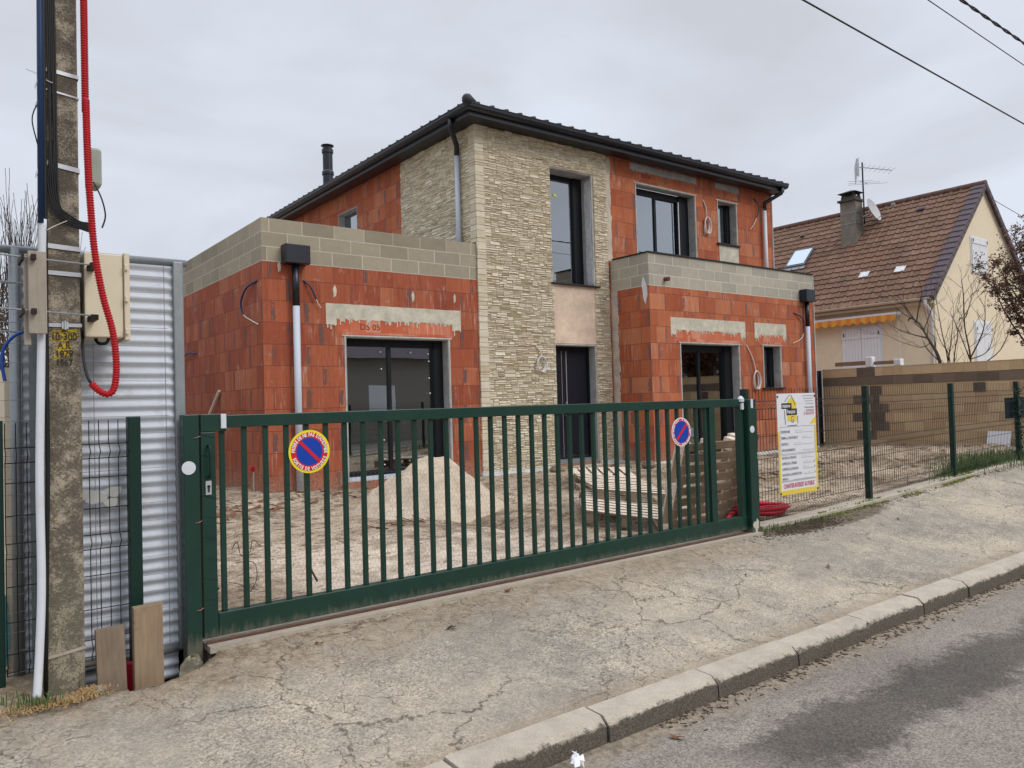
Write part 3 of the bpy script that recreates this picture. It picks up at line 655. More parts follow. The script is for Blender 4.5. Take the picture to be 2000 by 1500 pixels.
# grey mortar dabs on the left wing
for (x_, z_, s_) in ((4.95, 3.0, .06), (6.3, 3.0, .055), (7.1, 3.02, .05), (4.1, 3.3, .05)):
    b = MB().prism([(s_*.5*math.cos(a/9*2*PI)*(1+.3*math.sin(a*2.3)), s_*1.5*math.sin(a/9*2*PI)*(1+.2*math.cos(a*3.1))) for a in range(9)], (x_, F-.001, z_), (1, 0, 0), (0, 0, 1), (0, -.006, 0)); P(b, 'mortar_dab', 'conc_beige')
# ---- ledge stone cladding
def stones(mb, u0, u1, v0, v1, ops, fn, rnd):
    def emit(a0, a1, b0, b1):
        for o in ops:
            if a0 < o[1] and a1 > o[0] and b0 < o[3] and b1 > o[2]:
                ia0, ia1, ib0, ib1 = max(a0, o[0]), min(a1, o[1]), max(b0, o[2]), min(b1, o[3])
                if ia0 <= a0 and ia1 >= a1:
                    if b0 < o[2] and b1 > o[2]: b1 = o[2]
                    elif b1 > o[3] and b0 < o[3]: b0 = o[3]
                    else: return
                elif a0 < o[0]: a1 = o[0]
                elif a1 > o[1]: a0 = o[1]
                else: return
        if a1-a0 < .012 or b1-b0 < .008: return
        g = .0016; a0 += g; a1 -= g; b0 += g; b1 -= g
        d = rnd.uniform(.028, .041); j = lambda k: rnd.uniform(-k, k); c = min(.006, (b1-b0)*.2)
        tl = j(.008)
        base = [(a0, b0, .004), (a1, b0, .004), (a1, b1, .004), (a0, b1, .004)]
        fr = [(a0+c+abs(j(.003)), b0+c+abs(j(.003)), d+j(.004)-tl), (a1-c-abs(j(.003)), b0+c+abs(j(.003)), d+j(.004)-tl), (a1-c-abs(j(.003)), b1-c*.6, d+j(.004)+tl), (a0+c, b1-c*.6, d+j(.004)+tl)]
        md = [(a0, b0, max(.01, d-.012)), (a1, b0, max(.01, d-.012)), (a1, b1, max(.01, d-.01)), (a0, b1, max(.01, d-.01))]
        vs = [fn(*p) for p in base+md+fr]
        fs = [(0, 1, 5, 4), (1, 2, 6, 5), (2, 3, 7, 6), (3, 0, 4, 7), (4, 5, 9, 8), (5, 6, 10, 9), (6, 7, 11, 10), (7, 4, 8, 11), (8, 9, 10, 11)]
        mb.add(vs, fs)
    def split(a0, a1, b0, b1, dep):
        w_, h_ = a1-a0, b1-b0
        if h_ > .075 or (h_ > .045 and rnd.random() < .7):
            t = b0+h_*rnd.uniform(.32, .68)
            if rnd.random() < .55 and w_ > .16:
                s = a0+w_*rnd.uniform(.3, .7); t2 = b0+h_*rnd.uniform(.3, .7)
                split(a0, s, b0, t, dep+1); split(a0, s, t, b1, dep+1); split(s, a1, b0, t2, dep+1); split(s, a1, t2, b1, dep+1)
            else: split(a0, a1, b0, t, dep+1); split(a0, a1, t, b1, dep+1)
        elif w_ > .34 or (w_ > .17 and rnd.random() < .22):
            s = a0+w_*rnd.uniform(.3, .7); split(a0, s, b0, b1, dep+1); split(s, a1, b0, b1, dep+1)
        else: emit(a0, a1, b0, b1)
    v = v0; k = 0
    while v < v1-.01:
        h = min(.125, v1-v); u = u0-(.0, .17, .09, .26)[k % 4]
        while u < u1:
            e_ = u+.37; split(max(u, u0), min(e_, u1), v, v+h, 0) if e_ > u0+.01 else None; u = e_
        v += h; k += 1
r = random.Random(11); st = MB()
T_ = (W_TALL[0], W_TALL[1]+.02, 3.40, W_TALL[3]); D_ = (W_DOOR[0], W_DOOR[1], -1, 3.45)
stones(st, X1+.14, XW-.07, .075, 6.07, [T_, D_], lambda a, b, d: (a, F-d, b), r)
cl = P(st, 'stone_cladding', 'stone')
st = MB(); stones(st, F+.16, 13.35, 3.9, 6.07, [], lambda a, b, d: (X1-d, a, b), r)
P(st, 'stone_cladding', 'stone')
qn = MB(); z = .075; k = 0
while z < 6.05:
    h = min(r.choice((.045, .07, .10, .13)), 6.07-z); lo, sh = (r.uniform(.14, .16), r.uniform(.155, .21)) if k % 2 else (r.uniform(.14, .155), r.uniform(.155, .17))
    dx = r.uniform(.034, .044)
    for a0, a1, y0, y1 in ((X1-dx, X1+lo, F-dx, F),) if z < 3.95 else ((X1-dx, X1+lo, F-dx, F), (X1-dx, X1, F, F+sh)):
        qn.box(a0+r.uniform(0, .006), a1, y0+r.uniform(0, .006), y1, z+.002, z+h-.002)
    z += h; k += 1
P(qn, 'quoin', 'stone', bevel=.006)
bk = simple('dark_joint_mortar', (.36, .295, .205), .95)
P(wall(MB(), 'x', X1, XW-.07, .075, 6.07, F-.004, F+.002, [(W_TALL[0]+.001, W_TALL[1]+.02, 3.425, W_TALL[3]), (W_DOOR[0], W_DOOR[1], .0, 3.45)]), 'cladding_mortar', bk)
P(MB().box(X1-.004, X1+.002, F+.01, 13.35, 3.9, 6.07), 'cladding_mortar', bk)
# ---- roof, soffit, gutter
XG, YG = X1-.35, F-.35
P(MB().box(XG, XR, YG, F-.06, 6.06, 6.085).box(XG, X1-.06, F-.06, 20.85, 6.06, 6.085), 'soffit', 'black')
P(MB().box(XG-.018, XR, YG-.02, YG-.001, 6.045, 6.22).box(XG-.018, XG-.001, YG, 20.85, 6.045, 6.22).box(XR-.02, XR+.004, YG, F-.0, 6.05, 6.22), 'fascia', 'black', bevel=.003)
gp = [(0, 0), (-.045, .0), (-.085, .018), (-.108, .05), (-.112, .09), (-.122, .092), (-.122, .105), (-.098, .105), (-.09, .06), (-.075, .028), (-.04, .012), (-.003, .012)]
gm = MB()
def sweep(mb, prof, path):          # path: list of (origin, outward dir) with mitres handled by caller
    k = len(prof); vs = []
    for o, d in path:
        o = Vector(o); d = Vector(d); vs += [o+d*(-p)+Vector((0, 0, q)) for p, q in prof]
    fs = [(i*k+j, i*k+(j+1) % k, (i+1)*k+(j+1) % k, (i+1)*k+j) for i in range(len(path)-1) for j in range(k)]
    fs += [tuple(range(k)), tuple(range(len(path)*k-1, (len(path)-1)*k-1, -1))]
    mb.add(vs, fs)
sweep(gm, gp, [((XR+.02, YG-.02, 6.115), (0, -1, 0)), ((XG-.018, YG-.02, 6.115), (-1, -1, 0)), ((XG-.018, 20.9, 6.115), (-1, 0, 0))])
P(gm, 'gutter', 'black')
yr, tp = 15.6, math.tan(math.radians(16))
e0, e1, xl = YG-.06, 20.95, XG-.06
zr = 6.235+(yr-e0)*tp; xr0 = xl+(yr-e0)
ZR = 6.25
rf = MB().add([(xl, e0, 6.235), (XR+.03, e0, 6.235), (XR+.03, yr, zr), (xr0, yr, zr), (xl, e1, 6.235), (XR+.03, e1, 6.235)], [(0, 1, 2, 3), (0, 3, 4), (3, 2, 5, 4)])
rf.add([(xl, e0, 6.205), (XR+.03, e0, 6.205), (XR+.03, yr, zr-.03), (xr0, yr, zr-.03), (xl, e1, 6.205), (XR+.03, e1, 6.205)], [(3, 2, 1, 0), (4, 3, 0), (4, 5, 2, 3), ])
rf.add([(xl, e0, 6.205), (XR+.03, e0, 6.205), (XR+.03, e0, 6.235), (xl, e0, 6.235), (xl, e1, 6.205), (xl, e1, 6.235)], [(0, 1, 2, 3), (4, 0, 3, 5)])
rf.box(XR+.0, XR+.10, e0-.02, e0+.4, 6.24, 6.262)
roof = P(rf, 'roof', 'rooftile')
rl = MB(); x = xl+.2
while x < XR:
    yend = min(yr, e0+(x-xl)); yend = max(yend, e0+.05)
    rl.tube([(x, e0-.03, 6.245), (x, yend, 6.235+(yend-e0)*tp)], .030, 8); x += .30
y = e0+.25
while y < e1:
    xe = xl+min(y-e0, e1-y, yr-e0); rl.tube([(xl-.03, y, 6.245), (max(xe, xl+.05), y, 6.235+(max(xe, xl+.05)-xl)*tp)], .030, 8); y += .30
P(rl, 'tile_roll', 'rooftile', roof, smooth=True)
P(MB().tube([(xl-.03, e0-.03, 6.27), (xr0, yr, zr+.03)], .085, 12).lathe((xl-.035, e0-.035, 6.26), [(.0, -.09), (.06, -.08), (.09, -.03), (.09, .03), (.06, .075), (0, .09)], 12), 'hip_ridge', 'rooftile', roof, smooth=True)
# vent pipe through the roof
k_ = .93
vx, vy, vb = 8.0, 17.66, 6.45
vp = MB().lathe((vx, vy, 0), [(.125, vb), (.125, 6.98), (.145, 6.99), (.145, 7.06), (.12, 7.1), (.12, 7.52), (.14, 7.53), (.14, 7.62), (.105, 7.64), (.105, 7.70), (.155, 7.705), (.155, 7.725), (.06, 7.74)], 20)
P(vp, 'flue_pipe', 'black', smooth=False)
# downpipes
def dpipe(pts_dark, pts_light, r, box=None, name='downpipe', lm='pvcgrey'):
    d = P(MB().tube(pts_light, r, 12), name, lm, smooth=True)
    P(MB().tube(pts_dark, r*1.03, 12), 'upper_section', 'black', d, smooth=True)
    if box: P(MB().box(*box), 'rainwater_hopper', 'black', d, bevel=.012)
    return d
d1 = dpipe([(4.31, F-.09, 3.36), (4.31, F-.09, 2.74)], [(4.31, F-.09, 2.78), (4.31, F-.09, .02)], .05, (4.13, 4.5, F-.2, F-.001, 3.34, 3.62))
P(MB().box(4.24, 4.38, F-.16, F-.02, -.1, .05), 'pipe_foot', 'pvcgrey', d1)
d2 = dpipe([(15.88, F2-.08, 3.34), (15.88, F2-.08, 2.78)], [(15.88, F2-.08, 2.82), (15.88, F2-.08, .02)], .047, (15.71, 16.06, F2-.19, F2-.001, 3.33, 3.61))
dpipe([(7.20, 10.92, 6.12), (7.21, 10.93, 5.98), (7.5, 11.20, 5.80), (7.51, 11.22, 5.62)], [(7.51, 11.22, 5.66), (7.51, 11.22, 3.4)], .045)
dpipe([(16.1, YG-.07, 6.12), (16.1, YG-.05, 6.0), (15.88, F-.09, 5.8), (15.87, F-.08, 5.62)], [(15.87, F-.08, 5.66), (15.87, F-.08, 3.4)], .045, lm='pvcwhite')
P(MB().tube([(11.22, F2-.10, 3.505), (11.22, F2+.05, 3.515)], .038, 12).tube([(11.22, F2-.10, 3.505), (11.22, F2-.09, 3.506)], .042, 12), 'scupper_pipe', simple('rusty_brown_pvc', (.12, .045, .03), .6))
rc = P(MB().box(S-.05, S, 11.27, 11.36, .36, .43), 'outlet_cap', 'redp', bevel=.01)
P(MB().box(S-.012, S-.001, 11.27, 11.30, -.1, .355), 'mortar_chase', 'conc_beige')
# loose cables on the facade
def arc(pts, n=14):                # Catmull-Rom through points
    p = [Vector(q) for q in pts]; p = [p[0]]+p+[p[-1]]; o = []
    for i in range(1, len(p)-2):
        for k in range(n):
            t = k/n; a, b_, c, d = p[i-1], p[i], p[i+1], p[i+2]
            o.append(.5*((2*b_)+(-a+c)*t+(2*a-5*b_+4*c-d)*t*t+(-a+3*b_-3*c+d)*t**3))
    o.append(p[-2]); return o
def cable(pts, r, m, name, label, tip=None):
    q = arc(pts); loc = tuple(q[0])
    o = tag(MB().tube(q, r, 6).build(name, M[m], loc=loc, smooth=True), label, 'cable')
    return o
def lead(a, r1, label):
    q = arc(a, 12); k = int(len(q)*.62); t = empty('electric_cable', tuple(q[0]), label, 'cable', 'loose cables left hanging on the facade')
    MB().tube(q[:k+1], r1, 6).build('sheath', M['bluecable'], t, smooth=True); MB().tube(q[k:], r1*.6, 6).build('bare_core', M['whitecable'], t, smooth=True)
lead([(S-.0, 10.97, 3.11), (S-.05, 11.3, 3.05), (S-.07, 11.5, 2.87), (S-.06, 11.45, 2.68), (S-.05, 11.15, 2.56), (S-.04, 10.87, 2.47)], .014, 'dark curved cable beside the corner of the left wing, high on its side wall')
lead([(S-.0, 14.13, 2.28), (S-.05, 14.5, 2.31), (S-.06, 14.83, 2.2), (S-.05, 14.97, 2.0), (S-.04, 14.98, 1.9)], .014, 'short dark cable low on the side wall near the galvanised post')
lead([(4.46, F, 3.13), (4.54, F-.05, 3.05), (4.60, F-.06, 2.93), (4.66, F-.05, 2.8), (4.71, F-.04, 2.74)], .013, 'short dark cable just right of the black hopper on the left wing')
lead([(15.57, F, 5.89), (15.68, F-.05, 5.75), (15.66, F-.06, 5.55), (15.5, F-.06, 5.3), (15.34, F-.04, 5.12)], .013, 'thin dark cable hanging from the upper right wall under the eaves')
lead([(15.45, F2, 3.08), (15.70, F2-.05, 2.98), (15.76, F2-.06, 2.75), (15.66, F2-.06, 2.52), (15.34, F2-.04, 2.39)], .013, 'dark curved cable left of the downpipe on the right wing')
def coil(a, c, rx, rz, y, label, turns=4):
    q = arc([a, (a[0]+(c[0]-a[0])*.5+.03, y-.03, (a[2]+c[1]+rz)/2), (c[0], y-.03, c[1]+rz)], 10)
    t = empty('cable_coil', tuple(q[0]), label, 'cable coil', 'white cable coils hanging on the facade')
    MB().tube(q, .011, 6).build('lead', M['whitecable'], t, smooth=True)
    rr = random.Random(int(c[0]*10)); mb = MB()
    for k in range(turns):
        ex, ez, tw = rx*rr.uniform(.55, 1), rz*rr.uniform(.85, 1.05), rr.uniform(-.25, .25)
        mb.tube([(c[0]+ex*math.cos(s/20*2*PI)+tw*rz*math.sin(s/20*2*PI)*.5, y-.03-.012*k, c[1]+ez*math.sin(s/20*2*PI)) for s in range(20)], .0105, 6, closed=True)
    mb.build('loop', M['whitecable'], t, smooth=True)
coil((8.79, F-.04, 2.27), (8.89, 1.93), .12, .14, F-.045, 'white cable coil hanging on the stone cladding left of the front door', 3)
coil((13.70, F, 5.61), (13.78, 5.03), .12, .19, F, 'white cable coil on the upper red brick wall between two windows')
coil((13.69, F2, 2.32), (13.95, 1.58), .12, .19, F2, 'white cable coil beside the small ground floor window of the right wing')
tag(MB().tube([(3.60, 14.35, .0), (3.83, 12.79, 1.58)], .028, 6).build('timber_batten', M['wood'], loc=(3.6, 14.3, 0)), 'pale timber batten leaning against the red side wall behind the gate', 'batten')
# ------------------------------------------------------------------ sand pile and rubble
def cone(x, y):
    dx, dy = (x-4.86)/.92, (y-8.0)/.92
    d = math.hypot(dx, dy)*(1+.14*fbm(x, y, 1.5)); h = .72*max(0, 1-d)**1.0
    top = .60*(1-.08*fbm(x, y, 2)); h = min(h, top)
    return yard_z(x, y)-.02+h+(.05*fbm(x, y, 2.6, 5)+.02*fbm(x, y, 9, 3))*min(1, h*8)
tag(MB().grid(3.6, 6.3, 6.7, 9.5, 90, 90, cone).build('sand_pile', M['sand'], loc=(4.9, 8, 0), smooth=True), 'conical heap of pale sand in front of the left sliding window', 'sand pile')
rb = MB(); rr = random.Random(3)
for k in range(900):
    x_, y_ = rr.uniform(1.4, 16.5), rr.uniform(4.7, 10.2)
    if rr.random() < .5: x_, y_ = rr.uniform(7.5, 16.5), rr.uniform(4.9, 9)
    s_ = rr.uniform(.006, .035)*(1 if rr.random() < .9 else 1.8); z_ = yard_z(x_, y_)
    pts = [(x_+s_*rr.uniform(.5, 1.2)*a, y_+s_*rr.uniform(.5, 1.2)*b_, z_+s_*c*.6) for a, b_, c in ((1, 0, 0), (0, 1, 0), (-1, 0, 0), (0, -1, 0), (.1, .1, 1), (0, 0, -.6))]
    rb.add(pts, [(0, 1, 4), (1, 2, 4), (2, 3, 4), (3, 0, 4), (1, 0, 5), (2, 1, 5), (3, 2, 5), (0, 3, 5)])
tag(rb.build('rubble', simple('rubble_clod', (.33, .25, .17), .95, 0, .3, 30)), 'small clods and stones scattered over the bare yard', 'rubble', kind='stuff')
db = MB()
for k in range(170):
    x_, y_ = rr.choice([(4.6, 10.3), (5.3, 9.9), (2.6, 10.4), (6.0, 9.8), (9.6, 9.9), (2.4, 8.6), (3.4, 9.6), (4.2, 7.2), (9.5, 7.0), (11.5, 7.2)]); x_ += rr.gauss(0, .35); y_ += rr.gauss(0, .22); z_ = yard_z(x_, y_)
    a = rr.uniform(0, PI); L_ = rr.uniform(.05, .16); db.ob((x_, y_, z_-.005), (L_*math.cos(a), L_*math.sin(a), rr.uniform(0, .04)), (-.03*math.sin(a), .03*math.cos(a), .01), (0, 0, .008))
tag(db.build('debris', M['leaf']), 'broken brown brick and bark debris at the foot of the walls', 'debris', kind='stuff')
# bricks by the doorstep
for k, (a, lab) in enumerate((((8.75, 10.2, .02), 'rough brown stone lying by the left end of the doorstep'), ((10.35, 9.55, .02), 'rough brown stone lying at the foot of the right wing plinth'))):
    mb = MB().lathe(a, [(.02, 0), (.12, .01), (.14, .05), (.10, .11), (.03, .13)], 7); mb.build('rubble_stone', M['plank'], loc=a)
    tag(bpy.context.scene.collection.objects[-1], lab, 'stone')
# ------------------------------------------------------------------ pallets
def edges_shaded(o, n, m='wood_dark'):  # board and runner sides darker: weathered edges plus painted-in shade of the gaps
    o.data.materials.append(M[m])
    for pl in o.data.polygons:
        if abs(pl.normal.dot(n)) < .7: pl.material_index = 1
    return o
rp0 = random.Random(99)
def pallet(B, u, v, label, slats=9, m='wood', along='u', group='timber pallets left in the yard', board=.07):
    B, u, v = Vector(B), Vector(u), Vector(v); n = u.cross(v).normalized()
    if n.z < 0 and abs(n.z) > .2: n = -n
    t = empty('timber_pallet', tuple(B-n*.13), label, 'pallet', group)
    a, b_ = (u, v) if along == 'u' else (v, u)            # boards run along a, spaced along b_
    bd = b_.normalized(); L_ = b_.length
    for k in range(slats):
        s = (L_-board)*k/(slats-1)
        edges_shaded(MB().ob(B+bd*s-n*.02+Vector((rp0.uniform(-.008, .008), rp0.uniform(-.008, .008), rp0.uniform(-.003, .003))), a, bd*board, n*.02).build('deck_board', M[m], t), n)
    ad = a.normalized()
    for k in range(3):
        s = (a.length-.09)*k/2
        mb = MB().ob(B+ad*s-n*.041, b_, ad*.09, n*.02); mb.ob(B+ad*s-n*.13, b_, ad*.09, n*.018)
        for q in range(3): mb.ob(B+ad*s+bd*((L_-.1)*q/2)-n*.111, bd*.1, ad*.09, n*.069)
        edges_shaded(mb.build('runner', M[m], t), Vector((0, 0, 1)), 'plank')
    return t
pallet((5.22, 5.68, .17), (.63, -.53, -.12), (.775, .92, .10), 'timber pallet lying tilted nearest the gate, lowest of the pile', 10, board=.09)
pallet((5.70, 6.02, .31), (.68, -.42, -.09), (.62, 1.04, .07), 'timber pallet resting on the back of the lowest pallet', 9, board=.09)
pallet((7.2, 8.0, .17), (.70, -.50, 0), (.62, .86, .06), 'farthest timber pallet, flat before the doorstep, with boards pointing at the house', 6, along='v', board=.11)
def lean(o, u, v, label, slats=9):
    o, u, v = Vector(o), Vector(u), Vector(v); n = u.cross(v).normalized()
    if n.y > 0: n = -n
    t = empty('leaning_pallet', tuple(o), label, 'pallet', 'dark pallets stood on edge behind the gate')
    vd = v.normalized(); ud = u.normalized()
    for k in range(slats):
        MB().ob(o+vd*((v.length-.075)*k/(slats-1)), u, vd*.075, n*.02).build('deck_board', M['wood_dark'], t)
    for k in range(3):
        s = (u.length-.09)*k/2; mb = MB().ob(o+ud*s-n*.023, v, ud*.09, n*.02)
        for q in range(3): mb.ob(o+ud*s+vd*((v.length-.12)*q/2)-n*.1, vd*.12, ud*.09, n*.075)
        mb.ob(o+ud*s-n*.122, v, ud*.09, n*.02); mb.build('runner', M['wood'], t)
lean((5.66, 5.02, -.10), (.80, -.02, 0), (.03, -.24, .92), 'dark brown pallet stood on edge behind the second no parking sign')
lean((6.48, 5.02, -.10), (.32, -.01, .01), (.03, -.22, .95), 'narrow dark brown pallet stood on edge just behind the right gate post')
# red duct coil
t = empty('red_duct_coil', (6.95, 4.82, .02), 'coil of red ribbed duct on the soil behind the mesh fence', 'duct coil'); rr = random.Random(5)
mb = MB()
for k in range(6):
    R_ = .20+.035*(k % 3); cx, cy = 6.92+rr.uniform(-.02, .02), 4.86+rr.uniform(-.02, .02); z_ = .04+.032*(k//2)+rr.uniform(-.006, .006)
    mb.tube([(cx+R_*1.15*math.cos(s/36*2*PI), cy+R_*.9*math.sin(s/36*2*PI), z_+.012*math.sin(s/36*4*PI+k)) for s in range(36)], .02, 8, closed=True)
mb.build('loop', M['redp'], t, smooth=True)
MB().tube(arc([(6.7, 4.9, .08), (6.55, 4.95, .05), (6.4, 4.85, .05), (6.3, 4.8, .04)]), .02, 8).build('loose_end', M['redp'], t, smooth=True)
# ------------------------------------------------------------------ sliding gate
G = 4.37
gate = empty('sliding_gate', (3.7, G, 0), 'wide dark green barred sliding gate closing the building plot', 'gate')
P(MB().box(1.335, 5.93, G-.03, G+.03, 1.158, 1.228), 'top_rail', 'gate', gate, bevel=.004)
P(MB().box(1.275, 6.0, G-.03, G+.03, .03, .155), 'bottom_rail', 'gate', gate, bevel=.004)
P(MB().box(1.195, 1.272, G-.032, G+.032, .03, 1.138), 'end_stile', 'gate', gate, bevel=.004)
P(MB().box(1.195, 1.332, G-.034, G+.034, 1.14, 1.236), 'corner_block', 'gate', gate, bevel=.004)
lk = P(MB().box(1.215, 1.245, G-.04, G-.0325, .80, .875), 'lock_plate', 'steel', gate)
P(MB().lathe((1.23, G-.041, .845), [(.0, 0), (.008, .001), (.008, .006)], 10, (0, -1, 0)).box(1.226, 1.234, G-.046, G-.0405, .815, .838), 'keyhole', 'black_p', lk)
P(MB().tube(arc([(1.232, G-.03, 1.065), (1.232, G-.065, 1.055), (1.232, G-.07, .98), (1.232, G-.065, .905), (1.232, G-.03, .895)], 6), .007, 8), 'pull_handle', 'green', gate, smooth=True)
P(MB().box(1.30, 1.33, G-.045, G-.0345, 1.155, 1.235), 'strike_plate', 'pvcwhite', gate, bevel=.003)
bar = MB().box(1.3, 1.328, G-.014, G+.014, .1551, 1.1579).build('bar', M['gate'], gate, bevel=.003)
bar['_o'] = gate['_o']
for k in range(1, 35):
    c = bar.copy(); C.objects.link(c); c.parent = gate; c.location = (k*.12215, 0, 0)
P(MB().box(5.50, 5.575, G-.028, G+.028, .1552, 1.1575), 'stile', 'gate', gate)
P(MB().box(5.93, 5.985, G-.028, G+.028, .1552, 1.20), 'end_stile', 'gate', gate)
P(MB().lathe((5.955, G-.03, 1.2), [(.03, 0), (.03, .03), (.012, .05), (.0, .055)], 10).box(5.94, 5.97, G-.05, G-.031, 1.13, 1.19), 'roller', 'pvcwhite', gate)
# chicken wire tied to the inside of the gate
hx = MB(); a = .034; H = a*math.sqrt(3)/2; th = .0005; yb = G+.033
def seg(p, q):
    dx, dz = q[0]-p[0], q[1]-p[1]; L_ = math.hypot(dx, dz); nx, nz = -dz/L_*th, dx/L_*th
    if nz < 0: nx, nz = -nx, -nz
    hx.add([(p[0]-nx, yb, p[1]-nz), (q[0]-nx, yb, q[1]-nz), (q[0]+nx, yb, q[1]+nz), (p[0]+nx, yb, p[1]+nz)], [(0, 1, 2, 3)])
s_ = a*.56; ix = 0; x = 1.28
while x < 5.9:
    j = 0; z = .1
    while z < .84:
        ox = x+(H*.5 if j % 2 else 0)
        sag = .012*math.sin(ox*4)
        seg((ox, z+sag), (ox, z+s_+sag)); seg((ox, z+s_+sag), (ox+H*.5, z+s_*1.5+sag)); seg((ox, z+s_+sag), (ox-H*.5, z+s_*1.5+sag))
        z += s_*1.5; j += 1
    x += H
P(hx, 'chicken_wire', 'hex', gate)
tie = MB()
for k in range(34):
    rr2 = random.Random(k); xx = 1.31+k*.12215+.0141
    for z in (.35+rr2.uniform(-.05, .05), .6+rr2.uniform(-.06, .06), .82+rr2.uniform(-.02, .02)):
        if rr2.random() < .6: tie.tube([(xx-.017, G-.016, z), (xx+.017, G-.016, z+.003)], .0014, 4)
for k in range(9): tie.tube([(1.19, G-.034, .25+.11*k), (1.275, G-.034, .225+.11*k)], .0012, 4)
P(tie, 'wire_tie', 'wire', gate)
# posts
gl_ = empty('gate_post', (1.145, G, 0), 'dark green square gate post beside the corrugated sheet, with a round white cap', 'post', 'green gate posts')
P(MB().box(1.105, 1.185, G-.04, G+.04, -.15, 1.236), 'post', 'gate', gl_, bevel=.004)
P(MB().lathe((1.128, G-.041, .952), [(.0, 0), (.036, .0), (.036, .004), (.0, .005)], 24, (0, -1, 0)), 'round_cap', 'pvcwhite', gl_)
gr_ = empty('gate_post', (6.06, G-.01, 0), 'dark green gate post with chipped foot at the right end of the gate', 'post', 'green gate posts')
P(MB().box(6.005, 6.12, G-.075, G+.05, -.1, 1.222), 'post', 'gate', gr_, bevel=.006)
P(MB().lathe((6.045, G-.076, .945), [(.0, 0), (.032, .0), (.032, .004), (.0, .005)], 24, (0, -1, 0)), 'round_cap', 'pvcwhite', gr_)
P(MB().box(6.035, 6.065, G-.082, G-.0755, 1.14, 1.222), 'end_plate', 'pvcwhite', gr_)
P(MB().prism([(6.01, .08), (6.03, .10), (6.06, .105), (6.075, .13), (6.10, .1), (6.095, .04), (6.07, .0), (6.05, -.02), (6.045, .04), (6.02, .05)], (0, G-.0752, 0), (1, 0, 0), (0, 0, 1), (0, -.0015, 0)), 'chipped_paint', 'conc_beige', gr_)
# round no parking signs
def disc(c, R_, label, bars, texts, rings, y, tilt=1, small=False):
    s = empty('no_parking_sign', (c[0], y, c[1]-R_), label, 'sign', 'round no parking signs on the gate')
    MB().lathe((c[0], y, c[1]), [(0, 0), (R_, 0), (R_, .004), (0, .0041)], 64, (0, -1, 0)).build('plate', M[rings[0][1]], s)
    yy = y-.0045
    for k, (rf_, m) in enumerate(rings[1:]):
        MB().prism([(R_*rf_*math.cos(a/64*2*PI), R_*rf_*math.sin(a/64*2*PI)) for a in range(64)], (c[0], yy, c[1]), (1, 0, 0), (0, 0, 1), (0, -.0006, 0)).build('disc_face', M[m], s); yy -= .0012
    d = R_*rings[-1][0]; hw = d*.115; u = Vector((1, 0, tilt)).normalized(); n = Vector((-u.z, 0, u.x))
    o = Vector((c[0], yy, c[1]))-u*d*1.02-n*hw; MB().ob(o, u*d*2.04, n*2*hw, (0, -.0006, 0)).build('bar', M['red_p'], s); yy -= .001
    tm = MB()
    for txt, a0, a1, r_, size, top, m in texts:
        k = len(txt)
        wds = {'I': .5, ' ': .55, 'É': 1, 'È': 1, 'M': 1.25}
        tot = sum(wds.get(ch, 1) for ch in txt); acc = 0
        for ch in txt:
            wc = wds.get(ch, 1); a = a0+(a1-a0)*(acc+wc/2)/tot; acc += wc
            if ch == ' ': continue
            rad = math.radians(a); ctr = Vector((c[0]+R_*r_*math.cos(rad), yy, c[1]+R_*r_*math.sin(rad)))
            up = Vector((math.cos(rad), 0, math.sin(rad)))*(1 if top else -1); rt = Vector((up.z, 0, -up.x))
            text(tm, ch, ctr-up*size*R_*.35, rt, up, size*R_, 'CENTER', bold=size*R_*.045, xs=.72)
    if tm.v: tm.build('lettering', M[texts[0][6]], s)
    return s
disc((1.812, .998), .127, 'large yellow rimmed no parking disc with white lettering on the gate', 1,
     [('PRIÈRE DE NE PAS STATIONNER', 182, -8, .795, .235, True, 'signwhite'), ('SORTIE DE VOITURES', 198, 342, .795, .235, False, 'signwhite')],
     [(1, 'signyellow'), (.895, 'red_p'), (.64, 'blue_p')], G-.02, -1)
s2 = disc((5.127, .962), .122, 'faded no parking disc with a white rim near the right gate post', 1, [], [(1, 'signwhite'), (.93, 'pink_p'), (.76, 'blue_p')], G-.02, 1)
mb = MB()                                             # pale lettering fields round the rim of the second disc, too faded to read
rr = random.Random(8)
for a in range(0, 360, 6):
    if a in (84, 90, 96, 252, 258, 264, 24, 204) or rr.random() < .12: continue
    A, B_ = math.radians(a), math.radians(a+rr.uniform(3.6, 5.4)); r0, r1 = .122*.80, .122*.905
    mb.add([(5.127+r*math.cos(q), G-.0268, .962+r*math.sin(q)) for r, q in ((r0, A), (r0, B_), (r1, B_), (r1, A))], [(0, 1, 2, 3)])
mb.build('faded_lettering', M['signwhite'], s2)
# ------------------------------------------------------------------ rigid mesh fences
def mesh_panel(parent, x0, x1, zb0, zb1, zt, yf, pitch=.05, folds=(.0, .55, 1.12), r_=.0029, m='wiref', hs=None):
    mb = MB(); n = int(round((x1-x0)/pitch))
    for k in range(n+1):
        x = x0+(x1-x0)*k/n; zb = zb0+(zb1-zb0)*k/n
        pts = [(x, yf, zb+.01)]
        H_ = zt-zb
        for f0 in (.06, .5, .88):
            zc = zb+H_*f0
            pts += [(x, yf, zc-.038), (x, yf-.045, zc), (x, yf, zc+.038)]
        pts.append((x, yf, zt+.012)); mb.tube(pts, r_, 4, caps=False)
    fr = [.06-.035, .06+.035, .22, .36, .5-.03, .5+.03, .64, .77, .88-.03, .88+.03]
    for f0 in fr:
        mb.tube([(x0, yf-.004, zb0+(zt-zb0)*f0), (x1, yf-.004, zb1+(zt-zb1)*f0)], r_*1.15, 4, caps=False)
    return mb.build('mesh_panel', M[m], parent)
